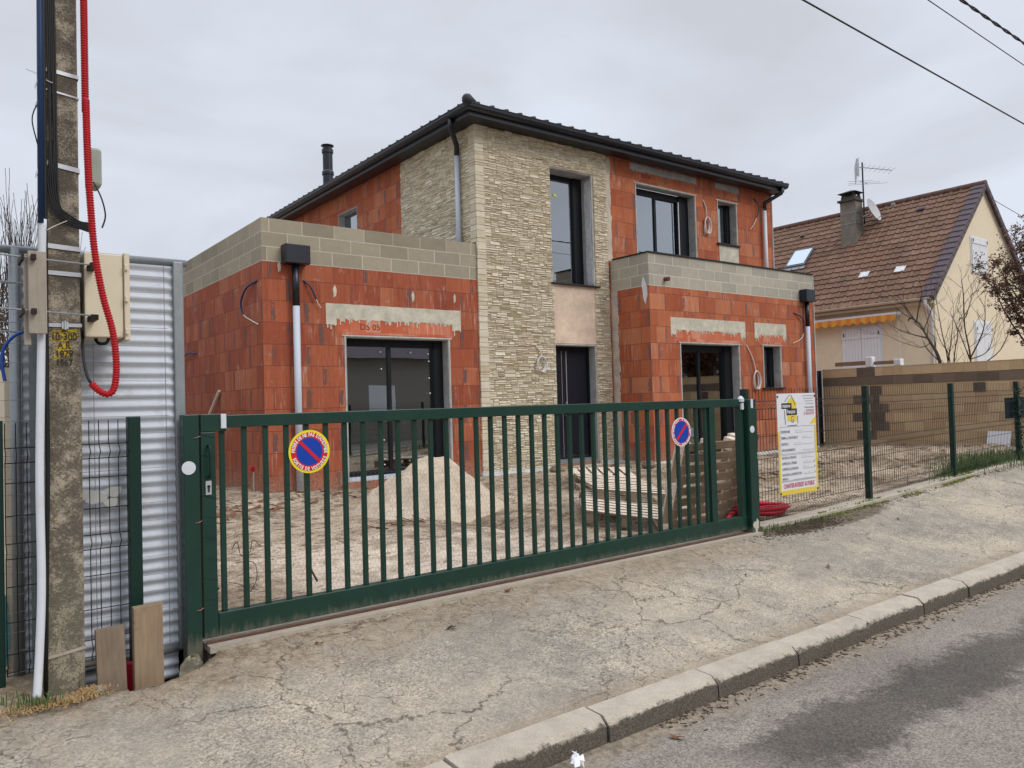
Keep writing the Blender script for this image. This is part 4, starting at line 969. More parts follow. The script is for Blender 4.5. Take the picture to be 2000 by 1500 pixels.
fr_ = empty('mesh_fence', (9, 4.45, 0), 'green welded mesh fence running right from the gate along the bare plot', 'fence', 'green welded mesh fences')
px = [6.16, 8.37, 10.50, 12.62, 14.75]
for k, x in enumerate(px):
    b0 = rise(x)-.1 if k else -.1
    P(MB().box(x-.027, x+.03, 4.42, 4.48, b0, 1.318+.012*k), 'post', 'green', fr_, bevel=.004)
    if k: mesh_panel(fr_, px[k-1]+.03, x-.028, rise(px[k-1])+.045, rise(x)+.045, 1.30+.010*k, 4.45)
fl_ = empty('mesh_fence', (.6, 4.36, 0), 'short green welded mesh fence behind the concrete pole, before the corrugated sheet', 'fence', 'green welded mesh fences')
P(MB().box(.838, .898, 4.335, 4.395, -.25, 1.235), 'post', 'green', fl_, bevel=.004)
P(MB().box(.268, .302, 4.335, 4.395, -.1, 1.235), 'post', 'green', fl_, bevel=.004)
mesh_panel(fl_, .31, .84, .02, .02, 1.21, 4.36, pitch=.046, r_=.0022)
P(MB().box(-1.9, -1.84, 4.335, 4.395, -.1, 1.235), 'post', 'green', fl_, bevel=.004)
mesh_panel(fl_, -1.84, .265, .02, .02, 1.21, 4.36, pitch=.05, r_=.0022)
# ivy on post, dark board on the fence
tag(MB().box(12.36, 14.2, 4.50, 4.515, .82, 1.12).build('dark_board', simple('dark_blue_board', (.012, .02, .028), .5), loc=(13, 4.5, .8), bevel=.003), 'flat dark blue board fixed behind the far right fence post', 'board')
iv = MB(); rr = random.Random(12)
def leafq(mb, c, s, rr):
    d = Vector((rr.gauss(0, 1), rr.gauss(0, 1), rr.gauss(0, 1))).normalized(); e_ = d.orthogonal().normalized()*.6
    c = Vector(c); mb.add([c-d*s, c+e_*s, c+d*s, c-e_*s], [(0, 1, 2, 3)])
for k in range(420): leafq(iv, (12.62+rr.gauss(0, .035), 4.43+rr.gauss(0, .03), rr.uniform(.2, 1.32)), rr.uniform(.012, .026), rr)
tag(iv.build('ivy', simple('dark_ivy_leaf', (.012, .028, .014), .6, 0, .3, 40), loc=(12.62, 4.43, .18)), 'dark ivy climbing the far right green fence post', 'climbing plant')
# ------------------------------------------------------------------ site notice
nb = empty('site_notice', (6.95, 4.40, .27), 'white and yellow building permit panel tied to the mesh fence', 'sign')
x0, x1, z0, z1, yb = 6.615, 7.285, .27, 1.265, 4.405
sk = .012
def bq(a, b_): return (a, yb, b_)
MB().box(x0, x1, yb, yb+.004, z0, z1).build('panel', M['white'], nb)
ym = MB()
def fb(m_, a0, a1, b0, b1, lv=1): m_.box(a0, a1, yb-.0006*lv-.0004, yb-.0006*lv+.0002, b0, b1)
fb(ym, x0, x1, z0, z0+.045); fb(ym, x0, x0+.028, z0+.0451, z0+.62); fb(ym, x1-.028, x1, z0+.0451, z0+.67)
ym.add([(x1-.12, yb-.001, .955), (x1, yb-.001, .955), (x1, yb-.001, 1.03), (x1-.05, yb-.001, 1.0)], [(0, 1, 2, 3)])
ym.add([(x0+.17, yb-.001, .99), (x0+.33, yb-.001, .99), (x0+.33, yb-.001, 1.17), (x0+.25, yb-.001, 1.235), (x0+.17, yb-.001, 1.18)], [(0, 1, 2, 3, 4)])
ym.build('yellow_print', M['yellow_p'], nb)
bm_ = MB(); lv = 2
fb(bm_, x0+.075, x0+.245, 1.115, 1.17, 2); fb(bm_, x0+.155, x0+.335, 1.05, 1.1145, 2)
for p, q in (((x0+.13, 1.185), (x0+.215, 1.25)), ((x0+.24, 1.25), (x0+.31, 1.15)), ((x0+.12, 1.10), (x0+.13, .96)), ((x0+.345, 1.04), (x0+.345, .965)), ((x0+.17, .945), (x0+.33, .948))):
    bm_.tube([(p[0], yb-.0014, p[1]), (q[0], yb-.0014, q[1])], .0032, 4)
bm_.build('logo_shape', M['black_p'], nb)
wm = MB(); yt = yb-.003
text(wm, 'maisons', (x0+.085, yt, 1.128), (1, 0, 0), (0, 0, 1), .052, bold=.0012, xs=.8); text(wm, 'françois', (x0+.163, yt, 1.068), (1, 0, 0), (0, 0, 1), .056, bold=.0012, xs=.8)
wm.build('logo_lettering', M['white'], nb)
km = MB(); text(km, 'G', (x0+.25, yt+.001, .975), (1, 0, 0), (0, 0, 1), .095, 'CENTER', xs=.9)
km.build('logo_letter', M['grey_p'], nb)
rm = MB(); text(rm, '01 48 60 03 90', (x1-.03, yt+.001, 1.045), (1, 0, 0), (0, 0, 1), .048, 'RIGHT', xs=.62); text(rm, 'CHANTIER INTERDIT AU PUBLIC', (x0+.335, yt+.001, .335), (1, 0, 0), (0, 0, 1), .062, 'CENTER', bold=.0014, xs=.60)
rm.build('red_lettering', M['pink_p'], nb)
gm_ = MB(); yy = .865
text(gm_, 'Services commerciaux', (x1-.03, yt+.001, 1.115), (1, 0, 0), (0, 0, 1), .026, 'RIGHT', bold=.0005, xs=.7); text(gm_, 'et service technique', (x1-.03, yt+.001, 1.085), (1, 0, 0), (0, 0, 1), .026, 'RIGHT', bold=.0005, xs=.7)
rows = [('PROPRIÉTAIRE', .875), ('PERMIS de CONSTRUIRE N°', .815), ('DÉLIVRÉ LE', .755), ('AFFICHAGE MAIRIE LE', .695), ('NATURE des TRAVAUX', .62), ('SUPERFICIE du TERRAIN', .565), ('SUPERFICIE de PLANCHER', .51), ('HAUTEUR de CONSTRUCTION', .455)]
for s_, z in rows: text(gm_, s_, (x0+.05, yt+.001, z), (1, 0, 0), (0, 0, 1), .036, bold=.0004, xs=.66)
text(gm_, 'MAIRIE de', (x0+.05, yt+.001, .415), (1, 0, 0), (0, 0, 1), .034, bold=.0004, xs=.66)
for z in (.565, .51, .455): text(gm_, 'm²' if z > .5 else 'm', (x1-.04, yt+.001, z), (1, 0, 0), (0, 0, 1), .034, 'RIGHT', bold=.0006, xs=.7)
gm_.build('form_lettering', M['grey_p'], nb)
ln = MB()
for s_, z in rows+[('MAIRIE de', .413)]:
    fb(ln, x0+.05+min(.36, .0165*len(s_)+.04), x1-.06, z-.0015, z+.0005, 2)
for z in (.935, .67, .658, .405, .397): fb(ln, x0+.035, x1-.035, z, z+.0025, 2)
for k in range(2): fb(ln, (x0+.035, x1-.037)[k], (x0+.037, x1-.035)[k], .67, .935, 2)
ln.build('form_line', M['grey_p'], nb)
fn = MB(); rr = random.Random(2)
for k in range(4): fb(fn, x1-.03-.2+.02*k, x1-.03, 1.235-.027*k, 1.243-.027*k, 2)
for s_, z in rows[:3]+rows[4:5]+rows[5:8]:
    xx = x0+.05+min(.36, .0165*len(s_)+.05)
    for q in range(6): fn.tube([(xx, yb-.0018, z+rr.uniform(.004, .012)), (xx+.012, yb-.0018, z+rr.uniform(.014, .032))], .0012, 4); xx += rr.uniform(.016, .03)
for k in range(7): fb(fn, x0+.045, x1-.045, .385-.0125*k*.35-.0, .3865-.0125*k*.35, 2) if 0 else None
fn.build('faint_writing', M['faint_p'], nb)
ring = MB()
for a, b_ in ((x0+.012, z1-.03), (x1-.012, z1-.03), (x0+.012, z0+.02), (x1-.012, z0+.02)): ring.lathe((a, yb-.002, b_), [(0, 0), (.011, .0), (.011, .003), (0, .0035)], 10, (0, -1, 0))
ring.build('tie', M['black_p'], nb)
# ------------------------------------------------------------------ corrugated sheet fence on the left
Y = 4.47
cs = empty('corrugated_sheet_fence', (.7, Y, 0), 'tall galvanised corrugated sheet hoarding in a tube frame left of the gate', 'hoarding')
mb = MB(); nrow = 280; zb, zt_ = -.18, 2.07; vs = []
for k in range(nrow+1):
    z = zb+(zt_-zb)*k/nrow; ph = (z/.058) % 1; d = .0075*math.sin(2*PI*ph)
    vs += [(.395, Y-d, z), (1.095, Y-d, z)]
mb.add(vs, [(2*k, 2*k+1, 2*k+3, 2*k+2) for k in range(nrow)])
P(mb, 'corrugated_sheet', 'sheet', cs, smooth=True)
P(MB().box(1.095, 1.148, Y-.028, Y+.03, -.03, 2.075), 'frame_post', 'galv', cs, bevel=.006)
P(MB().tube([(.368, Y, -.1), (.368, Y, 2.08)], .027, 12), 'frame_post', 'galv', cs, smooth=True)
P(MB().box(.42, .47, Y-.034, Y-.013, -.1, 2.06), 'frame_post', 'galv', cs)
P(MB().tube([(-2.4, Y, 2.075), (1.17, Y, 2.072)], .021, 12), 'top_tube', 'galv', cs, smooth=True)
P(MB().tube([(.3, Y-.01, -.045), (1.2, Y-.01, -.02)], .016, 10), 'bottom_tube', 'galv', cs, smooth=True)
wm = MB()
for x in (.39, .70, 1.045): wm.tube([(x, Y-.036, .0), (x+.008*math.sin(x*9), Y-.036, 1.0), (x, Y-.036, 2.05)], .0016, 4)
rr = random.Random(1)
for k in range(22): z = .03+k*.093; wm.tube([(.30, Y-.04, z+rr.uniform(-.01, .01)), (.6, Y-.04, z), (1.06, Y-.04, z+rr.uniform(-.006, .006))], .0013, 4)
P(wm, 'wire_grid', 'galv', cs)
scraps = MB()
for (cx, cz, s_) in ((.70, .83, .05), (.765, .80, .035), (.78, .855, .04), (.655, .85, .04)):
    scraps.prism([(s_*math.cos(a)*(1+.2*math.sin(3*a+cx*40)), s_*.7*math.sin(a)*(1+.2*math.sin(3*a+cx*40))) for a in [i/9*2*PI for i in range(9)]], (cx, Y-.03-cx*.05+(cz-.8)*.1, cz), (1, 0, 0), (0, 0, 1), (0, -.0015, 0))
P(scraps, 'torn_paper', simple('torn_grey_paper', (.46, .46, .44), .9), cs)
tw = MB()
for z in (1.115, .66, .195): tw.tube(arc([(1.06, Y-.04, z+.004), (1.12, Y-.045, z), (1.16, G-.044, z-.004), (1.19, G-.044, z+.004)], 5), .0022, 5)
tag(tw.build('tying_wire', simple('pinkish_wire', (.35, .16, .14), .5), loc=(1.12, 4.42, .19)), 'thin wires tying the green gate post to the galvanised frame', 'wire')
# ------------------------------------------------------------------ utility pole with its fittings
up = empty('utility_pole', (.525, 4.24, -.03), 'weathered square concrete utility pole with stamped numbers on the pavement', 'pole')
pb = MB(); PY = 4.14
def polesec(z): k = (z+.03)/8; return .078*(1-.11*k/.42*.42)-.0, .0
vs = []; zs = [-.2, .0, .5, 1.0, 1.5, 2.0, 2.5, 3.0, 4.0, 6.0, 8.2]
for z in zs:
    hw = .0785-.0022*z; cx = .522+.004*z; c = .008; d = .26-.01*z; y0 = PY+.003*z
    for q in ((-hw+c, 0), (hw-c, 0), (hw, c), (hw, d-c), (hw-c, d), (-hw+c, d), (-hw, d-c), (-hw, c)): vs.append((cx+q[0], y0+q[1], z))
fs = [(i*8+j, i*8+(j+1) % 8, (i+1)*8+(j+1) % 8, (i+1)*8+j) for i in range(len(zs)-1) for j in range(8)]+[tuple(range(7, -1, -1)), tuple(range(80, 88))]
P(pb.add(vs, fs), 'pole_shaft', 'pole', up)
tb = MB(); yl = PY-.0015
for s_, z, sz in (('10-300', 1.605, .047), ('A R', 1.565, .042), ('1979', 1.525, .045), ('1567', 1.485, .043)):
    text(tb, s_, (.533, PY+.003*z-.0035, z), (1, 0, 0), (0, 0, 1), sz, 'CENTER', bold=.0008, xs=.82)
P(tb, 'stamped_numbers', flat('numeral_black', (.03, .022, .016)), up)
t = T('rubbed_yellow_paint'); a = t.noise(t.sc3(t.pos(), (40, 40, 120)), 1, 4, .7, 1.)
mx = t.n('ShaderNodeMixShader', {0: t.step(a, .48, .53), 1: t.n('ShaderNodeBsdfTransparent').outputs[0], 2: t.b.outputs[0]}); t.fin((.50, .36, .03), .8); t.t.links.new(mx.outputs[0], t.out.inputs[0])
P(MB().prism([(-.055, .0), (-.05, .04), (-.03, .055), (.02, .05), (.055, .055), (.06, .02), (.02, -.005), (.035, -.05), (.02, -.085), (-.01, -.075), (-.04, -.1), (-.045, -.06), (-.025, -.03)], (.533, PY+.0031, 1.605), (1, 0, 0), (0, 0, 1), (0, -.0008, 0)), 'yellow_paint_mark', t.m, up)
def strap(z, h=.018, sag=0, sk_=0, buckle=False, m='steel'):
    hw = .0785-.0022*z+.003; cx = .522+.004*z; mb = MB(); y0 = PY+.003*z-.004
    mb.ob((cx-hw, y0, z), (2*hw, 0, sk_), (0, 0, h), (0, -.0015, 0)); mb.ob((cx-hw, y0, z), (0, .27, 0), (0, 0, h), (-.0015, 0, 0)); mb.ob((cx+hw, y0, z+sk_), (0, .27, 0), (0, 0, h), (.0015, 0, 0))
    if buckle: mb.box(cx-.005, cx+.022, y0-.012, y0-.001, z-.008, z+h+.008).tube([(cx+.008, y0-.012, z+h+.012), (cx+.008, y0-.012, z-.012)], .006, 8)
    P(mb, 'metal_strap', m, up, bevel=0)
for a in ((2.87, .018, 0, -.012), (2.78, .008, 0, -.018), (2.425, .022, 0, -.02), (2.035, .022, 0, -.008), (1.91, .02, 0, -.004)): strap(*a)
strap(1.665, .017, 0, .002, True); strap(.135, .014, 0, .02, False, 'wood_grey')
# cables down the pole
P(MB().tube([(.458, 4.12, 8), (.449, 4.11, 3), (.444, 4.11, 2.14)], .0125, 10), 'blue_cable', 'bluecable', up, smooth=True)
P(MB().tube([(.470, 4.125, 8), (.463, 4.118, 3), (.458, 4.12, 1.0), (.444, 4.12, .35), (.436, 4.11, -.06)], .010, 8), 'black_cable', 'cable', up, smooth=True)
P(MB().tube(arc([(.452, 4.12, 2.16), (.440, 4.12, 1.6), (.424, 4.10, 1.0), (.424, 4.09, .5), (.412, 4.08, .2), (.398, 4.06, .0)], 10), .0175, 12), 'cable_cover', 'pvcwhite', up, smooth=True)
cb = MB()
for k in range(5):
    ox = .488+.0075*k; e_ = random.Random(k)
    cb.tube(arc([(ox-.012, PY-.0+.01, 3.9), (ox-.006, PY+.0, 3.0), (ox-.004+e_.uniform(-.004, .004), PY-.008, 2.6), (ox-.006, PY-.012, 2.42), (ox-.014+.002*k, PY-.014, 2.34), (ox+.004, PY-.016, 2.23), (ox+.045, PY-.014, 2.16+.008*k), (.61, PY-.012, 2.135+.008*k), (.665, PY+.03, 2.13+.012*k)], 8), .0052, 6)
cb.tube(arc([(.47, PY-.01, 2.73), (.435, PY-.02, 2.69), (.415, PY-.02, 2.62), (.43, PY-.02, 2.53), (.45, PY-.015, 2.46), (.475, PY-.012, 2.41)], 8), .003, 5)
P(cb, 'cable_bundle', 'cable', up, smooth=True)
zt2 = MB()
for a in ([(.392, PY-.03, 2.845), (.43, PY-.03, 2.835), (.48, PY-.016, 2.815), (.50, PY-.016, 2.81)], [(.452, PY-.03, 2.10), (.50, PY-.02, 2.135), (.55, PY-.02, 2.165)]): zt2.tube(arc(a, 5), .0022, 5)
P(zt2, 'cable_tie', 'whitecable', up)
# red ribbed conduit
rp_ = arc([(.632, 4.08, 8), (.622, 4.05, 3.2), (.622, 4.03, 2.7), (.622, 4.0, 2.4), (.628, 3.99, 2.22), (.642, 3.985, 2.0), (.672, 3.98, 1.8), (.708, 3.98, 1.65), (.722, 3.98, 1.53), (.722, 3.98, 1.43), (.710, 3.98, 1.365), (.688, 3.98, 1.345), (.662, 3.985, 1.352), (.640, 3.99, 1.372), (.622, 4.0, 1.395)], 16)
L0 = 0; samp = [rp_[0]]
for p in rp_[1:]:
    while (p-samp[-1]).length > .003: samp.append(samp[-1]+(p-samp[-1]).normalized()*.003)
i0 = next(i for i, p in enumerate(samp) if p.z < 3.6)
rs = [.0165 if (i % 4) < 2 else .0128 for i in range(len(samp)-i0)]
rcn = empty('red_conduit', (.62, 4.05, 1.35), 'bright red ribbed conduit hanging down the pole and curling up at its end', 'conduit')
MB().tube([rp_[0], samp[i0]], .0155, 12).tube(samp[i0:], rs, 14).build('ribbed_sleeve', M['red'], rcn, smooth=True)
MB().tube(arc([(.622, 4.0, 1.395), (.607, 4.01, 1.43), (.602, 4.06, 1.50), (.604, 4.1, 1.56), (.62, 4.2, 1.62), (.63, 4.22, 1.66)], 8), .007, 8).build('black_cable', M['cable'], rcn, smooth=True)
# cream junction box on the pole
jb = empty('junction_box', (.74, 4.27, 1.6), 'cream plastic junction box clamped to the right of the concrete pole', 'electrical box')
P(MB().box(.625, .795, 4.17, 4.37, 1.625, 2.035), 'box_body', 'beige_box', jb, bevel=.006)
P(MB().box(.797, .822, 4.155, 4.38, 1.612, 2.045), 'box_lid', 'beige_box', jb, bevel=.004)
for z in (1.955, 1.80, 1.64): P(MB().box(.797, .812, 4.14, 4.154, z, z+.03), 'lid_screw', 'beige_box', jb, bevel=.004)
P(MB().tube(arc([(.68, 4.25, 1.63), (.69, 4.22, 1.60), (.72, 4.2, 1.60), (.735, 4.2, 1.63)], 6), .008, 8), 'cable_loop', 'cable', jb, smooth=True)
gb = empty('grey_box', (.70, 4.3, 2.36), 'small grey green enclosure behind the red conduit high on the pole', 'electrical box')
P(MB().box(.655, .715, 4.2, 4.32, 2.37, 2.56), 'box_body', simple('grey_green_plastic', (.30, .32, .26), .5), gb, bevel=.015)
P(MB().tube(arc([(.66, 4.1, 2.36), (.69, 4.08, 2.28), (.705, 4.08, 2.2), (.69, 4.08, 2.14)], 6), .004, 6), 'cable_tail', 'cable', gb, smooth=True)
# threaded rods with clamps and boards
rd = empty('rod_clamp', (.46, 4.1, 1.7), 'threaded rods and black brackets clamping boards to the pole', 'clamp')
rm = MB()
for z, dz in ((1.975, -.02), (1.735, -.02)):
    rm.tube([(-.6, 4.08, z+.045), (.66, 4.08, z-.018)], .0042, 8); rm.tube([(-.6, 4.42, z-.03), (.42, 4.42, z-.075)], .0042, 8)
P(rm, 'threaded_rod', 'galv', rd)
for z in (1.96, 1.715):
    for q in ((.395, .415, 4.03, 4.064, z-.003, z+.02), (.36, .3705, 4.05, 4.24, z-.003, z+.02), (.635, .665, 4.05, 4.2, z-.018, z+.006)): P(MB().box(*q), 'bracket', simple('rusty_black_steel', (.035, .022, .018), .7, .2, .2, 30), rd)
tag(MB().box(.386, .458, 4.065, 4.088, 1.625, 2.0).build('grey_board', M['wood_grey'], loc=(.42, 4.07, 1.62), bevel=.003), 'pale grey timber board held upright left of the concrete pole', 'board')
tag(MB().box(.372, .398, 4.10, 4.12, 1.575, 1.99).build('grey_board', M['wood_grey'], loc=(.39, 4.14, 1.57), bevel=.002), 'narrower timber board behind the pale one at the pole', 'board')
tag(MB().tube(arc([(.42, 4.3, 1.66), (.36, 4.3, 1.64), (.31, 4.3, 1.58), (.30, 4.3, 1.50), (.31, 4.3, 1.42)], 8), .008, 8).build('blue_duct', M['blue'], loc=(.4, 4.3, 1.4), smooth=True), 'bright blue cable curving down left of the pole', 'cable')
# planks in the hole
tag(MB().ob((.655, 4.13, -.22), (.13, .02, 0), (0, .03, 0), (-.006, .04, .44)).build('plank', M['plank'], loc=(.65, 4.14, -.22), bevel=.003), 'shorter grey brown plank standing in the pavement hole', 'plank', 'planks standing in the hole')
tag(MB().ob((.815, 4.15, -.24), (.138, .015, 0), (-.002, .042, 0), (.004, .03, .535)).build('plank', M['plank_warm'], loc=(.8, 4.14, -.24), bevel=.003), 'taller tan plank standing in the hole beside the green post', 'plank', 'planks standing in the hole')
tag(MB().box(.795, .84, 4.3, 4.33, -.24, .0).build('red_sack', M['redp'], loc=(.81, 4.3, -.24), bevel=.01), 'scrap of red plastic deep between the two planks', 'plastic scrap')
# stones at the hole's rim
for a, s_, lab in (((1.10, 4.24, -.10), .085, 'broken concrete lump at the right rim of the pavement hole'), ((.645, 4.06, -.045), .035, 'small pale stone between the pole foot and the shorter plank')):
    rr = random.Random(int(a[0]*50)); vs = []
    mb = MB(); n1, n2 = 6, 9
    for i in range(n1+1):
        th = PI*i/n1
        for j in range(n2):
            ph = 2*PI*j/n2; R_ = s_*rr.uniform(.7, 1.1); vs.append((a[0]+R_*math.sin(th)*math.cos(ph)*.8, a[1]+R_*math.sin(th)*math.sin(ph)*.6, a[2]+R_*math.cos(th)*1.1))
    mb.add(vs, [(i*n2+j, (i+1)*n2+j, (i+1)*n2+(j+1) % n2, i*n2+(j+1) % n2) for i in range(n1) for j in range(n2)])
    tag(mb.build('concrete_lump', M['pole'], loc=a), lab, 'stone')
# ------------------------------------------------------------------ far left: cream wall, sack
tag(MB().box(.33, .36, 4.62, 9.5, -.2, 1.5).build('garden_wall', masonry('cream_block', .5, .25, 0, [(.55, .47, .35), (.62, .53, .40)], (.45, .37, .27), .005, 0, None, None, .2, half=False), loc=(.35, 7, 0)), 'cream block wall glimpsed left of the corrugated sheet', 'wall')
tag(MB().lathe((.285, 4.62, .0), [(.02, 0), (.05, .02), (.06, .15), (.05, .32), (.03, .4), (.01, .44)], 9).build('plastic_sack', simple('turquoise_plastic', (.10, .30, .30), .5, 0, .3, 30), loc=(.285, 4.62, 0)), 'crumpled turquoise sack at the far left behind the mesh', 'sack')
# ------------------------------------------------------------------ boundary wall, sheet, black gate
bw = empty('boundary_wall', (16.95, 7, 0), 'sand coloured block wall with a dark course near its top, between the plots', 'wall')
P(MB().box(16.90, 17.10, 3.4, 10.0, -.4, 1.42), 'block_wall', 'yellow', bw); P(MB().box(16.895, 17.10, 3.4, 10.0, 1.421, 1.62), 'dark_course', 'darkblock', bw)
tcs = MB(); dks = MB(); y = 10.0; k = 0
while y > 3.4:
    y2 = y-.42; (dks if k in (2, 10, 11) else tcs).box(16.898, 17.10, y2+.002, y, 1.622, 1.82); y = y2; k += 1
P(tcs, 'top_course', 'yellow', bw); P(dks, 'top_course', 'darkblock', bw, label='darker block in the top course')
dk = MB()
for (ya, yb_, za) in ((8.60, 8.87, 1.2), (8.66, 9.26, 1.0), (8.46, 8.87, .8), (8.55, 9.28, .6), (8.46, 8.87, .4), (8.75, 9.2, .2), (6.5, 6.72, 1.2)): dk.box(16.893, 16.8999, ya, yb_, za+.004, za+.196)
P(dk, 'dark_block', 'darkblock', bw)
tag(MB().ob((16.72, 6.05, .05), (0, .42, 0), (.02, 0, 0), (.12, 0, .37)).build('white_sheet', M['white'], loc=(16.75, 6.25, 0)), 'square white sheet leaning on the sand coloured wall', 'sheet')
bgk = empty('black_side_gate', (16.6, 10.05, 0), 'narrow black metal gate between the unfinished house and the boundary wall', 'gate')
P(MB().box(16.3, 16.36, 10.02, 10.08, -.1, 1.8).box(16.84, 16.892, 10.02, 10.08, -.1, 1.8).box(16.361, 16.839, 10.03, 10.07, 1.72, 1.79).box(16.361, 16.839, 10.03, 10.07, .05, .12), 'gate_frame', 'black', bgk)
P(MB().box(16.361, 16.839, 10.04, 10.06, .121, 1.719), 'gate_panel', 'black', bgk)
# ------------------------------------------------------------------ neighbour's house
A = (26.40, 10.0, 7.66); E_ = (22.52, 10.0, 3.89); YB = 22.0
nh = empty('neighbour_house', (26.4, 15, 0), "cream neighbour house with steep brown tiled roof behind the block wall", 'house')
XL, XRt = 22.82, 29.98; zl = 4.16
gw = MB(); gw.add([(XL, 10, -.3), (XRt, 10, -.3), (XRt, 10, zl), (26.4, 10, 7.60), (XL, 10, zl)], [(0, 1, 2, 3, 4)])
gw.box(XL, XL+.2, 10.002, YB, -.3, 4.1).box(XRt-.2, XRt, 10.002, YB, -.3, 4.1).add([(XL, YB, -.3), (XRt, YB, -.3), (XRt, YB, zl), (26.4, YB, 7.6), (XL, YB, zl)], [(4, 3, 2, 1, 0)])
P(gw, 'wall', 'cream', nh)
def tiled(mb, p0, p1, y0, y1, rows, tw=.30, amp=.042):
    """slope from ridge p0 (x,z) to eave p1 (x,z), running along y"""
    d = Vector((p1[0]-p0[0], 0, p1[1]-p0[1])); L_ = d.length; dn = d.normalized(); nn = Vector((-abs(dn.z) if p1[0] < p0[0] else abs(dn.z), 0, abs(dn.x)))
    ncol = int((y1-y0)/tw*8); vs = []; fs = []; uvs = []
    for r_ in range(rows):
        for t_, hgt in ((0, .004), (1, .034)):
            s = L_*(r_+t_)/rows
            for c in range(ncol+1):
                y = y0+(y1-y0)*c/ncol; ph = (y/tw) % 1
                wv = amp*(math.exp(-((ph-.25)/.13)**2)+.25*math.exp(-((ph-.75)/.2)**2))
                q = Vector((p0[0], y, p0[1]))+dn*s+nn*(hgt+wv); vs.append(tuple(q))
    W_ = ncol+1; flip = p1[0] > p0[0]
    for k in range(2*rows-1):
        for c in range(ncol):
            f = (k*W_+c, k*W_+c+1, (k+1)*W_+c+1, (k+1)*W_+c); fs.append(f if flip else f[::-1])
            u0, u1 = y0+(y1-y0)*c/ncol, y0+(y1-y0)*(c+1)/ncol; rr_ = (k//2+.5)*.27
            uvs.append([(u0, rr_)]*4 if True else None)
    mb.add(vs, fs, uvs)
rm_ = MB(); tiled(rm_, (26.40, 7.66), (22.50, 3.87), 10.22, YB+.1, 20)
roofn = P(rm_, 'roof', 'tile', nh)
P(MB().add([(26.4, 9.9, 7.64), (30.3, 9.9, 3.87), (30.3, YB+.1, 3.87), (26.4, YB+.1, 7.64)], [(0, 1, 2, 3)]), 'rear_slope', 'tile', roofn)
# verge tiles, ridge
vg = MB(); sl = Vector((-3.9, 0, -3.79)); L_ = sl.length; sd_ = sl.normalized(); nn = Vector((-abs(sd_.z), 0, abs(sd_.x)))
for k in range(20):
    o = Vector((26.4, 9.88, 7.66))+sd_*(L_*k/20)+nn*(.012); vg.ob(o, sd_*(L_/20+.01), (0, .34, 0), nn*(.045)+sd_*.0); vg.ob(o+sd_*(L_/20-.09)+nn*.02, sd_*.1, (0, .34, 0), nn*.055); vg.ob(o-nn*.13, sd_*(L_/20-.02), (0, .03, 0), nn*.15)
P(vg, 'verge_tile', 'verge', nh, bevel=.01)
sr = Vector((3.9, 0, -3.79)).normalized(); ns_ = Vector((abs(sr.z), 0, abs(sr.x))); vr = MB()
for k in range(20): vr.ob(Vector((26.4, 9.86, 7.66))+sr*(L_*k/20)-ns_*.1, sr*(L_/20+.02), (0, .05, 0), ns_*(.15))
P(vr, 'verge_tile', 'verge', nh)
rg = MB(); y = 9.88
while y < YB: rg.tube([(26.4, y, 7.665), (26.4, y+.42, 7.68)], [.115, .10], 10); y += .40
P(rg, 'ridge_tile', simple('dark_brown_ridge', (.12, .065, .05), .8, 0, .2, 6), nh, smooth=True)
P(MB().add([(22.82, 9.985, 4.16), (26.4, 9.985, 7.6), (26.4, 9.985, 7.5), (22.82, 9.985, 4.05)], [(0, 1, 2, 3)]).add([(26.4, 9.985, 7.6), (29.98, 9.985, 4.16), (29.98, 9.985, 4.05), (26.4, 9.985, 7.5)], [(0, 1, 2, 3)]), 'barge_trim', 'shutter', nh)
ng = MB(); sweep(ng, [(0, 0), (-.03, -.04), (-.07, -.055), (-.11, -.04), (-.135, 0), (-.13, .02), (-.12, .0), (-.07, -.04), (-.03, -.03), (-.01, .0)], [((22.56, 9.95, 3.87), (-1, 0, 0)), ((22.56, YB, 3.87), (-1, 0, 0))])
ng.box(22.58, 22.82, 9.97, YB, 3.72, 3.80)
cr_m = simple('cream_gutter', (.55, .47, .35), .5)
P(ng, 'gutter', cr_m, nh); P(MB().tube([(22.5, 10.1, 3.86), (22.5, 10.1, 3.7), (22.76, 10.08, 3.5), (22.76, 10.08, .3)], .05, 10), 'downpipe', 'shutter', nh, smooth=True)
def shutters(o, u, v, w_, h_, n_):
    o, u, v, n_ = Vector(o), Vector(u), Vector(v), Vector(n_); fr = P(MB().ob(o-u*.04-v*.04, u*(w_+.08), v*(h_+.1), n_*.02), 'window', 'shutter', nh)
    for k in range(2):
        mb = MB(); x0_ = w_*.5*k+.008
        for q in range(6): mb.ob(o+u*(x0_+(w_*.5-.016)*q/6+.001)+n_*.021, u*((w_*.5-.016)/6-.006), v*h_, n_*.028)
        for z in (.16, .84): mb.ob(o+u*x0_+v*(h_*z)+n_*.05, u*(w_*.5-.016), v*.07, n_*.018)
        P(mb, 'shutter', 'shutter', fr)
        P(MB().ob(o+u*(x0_+(.03 if k == 0 else w_*.5-.07))+v*(h_*.88)+n_*.069, u*.03, v*.1, n_*.01), 'hinge', 'sill', fr)
shutters((25.36, 10, 4.82), (1, 0, 0), (0, 0, 1), 1.10, 1.06, (0, -1, 0)); shutters((25.38, 10, 1.2), (1, 0, 0), (0, 0, 1), 1.16, 2.1, (0, -1, 0))
shutters((22.82, 12.76, 1.1), (0, -1, 0), (0, 0, 1), 1.2, 2.15, (-1, 0, 0))
P(MB().box(22.55, 22.82, 10.97, 14.6, 3.50, 3.585), 'awning_case', 'white', nh, bevel=.01)
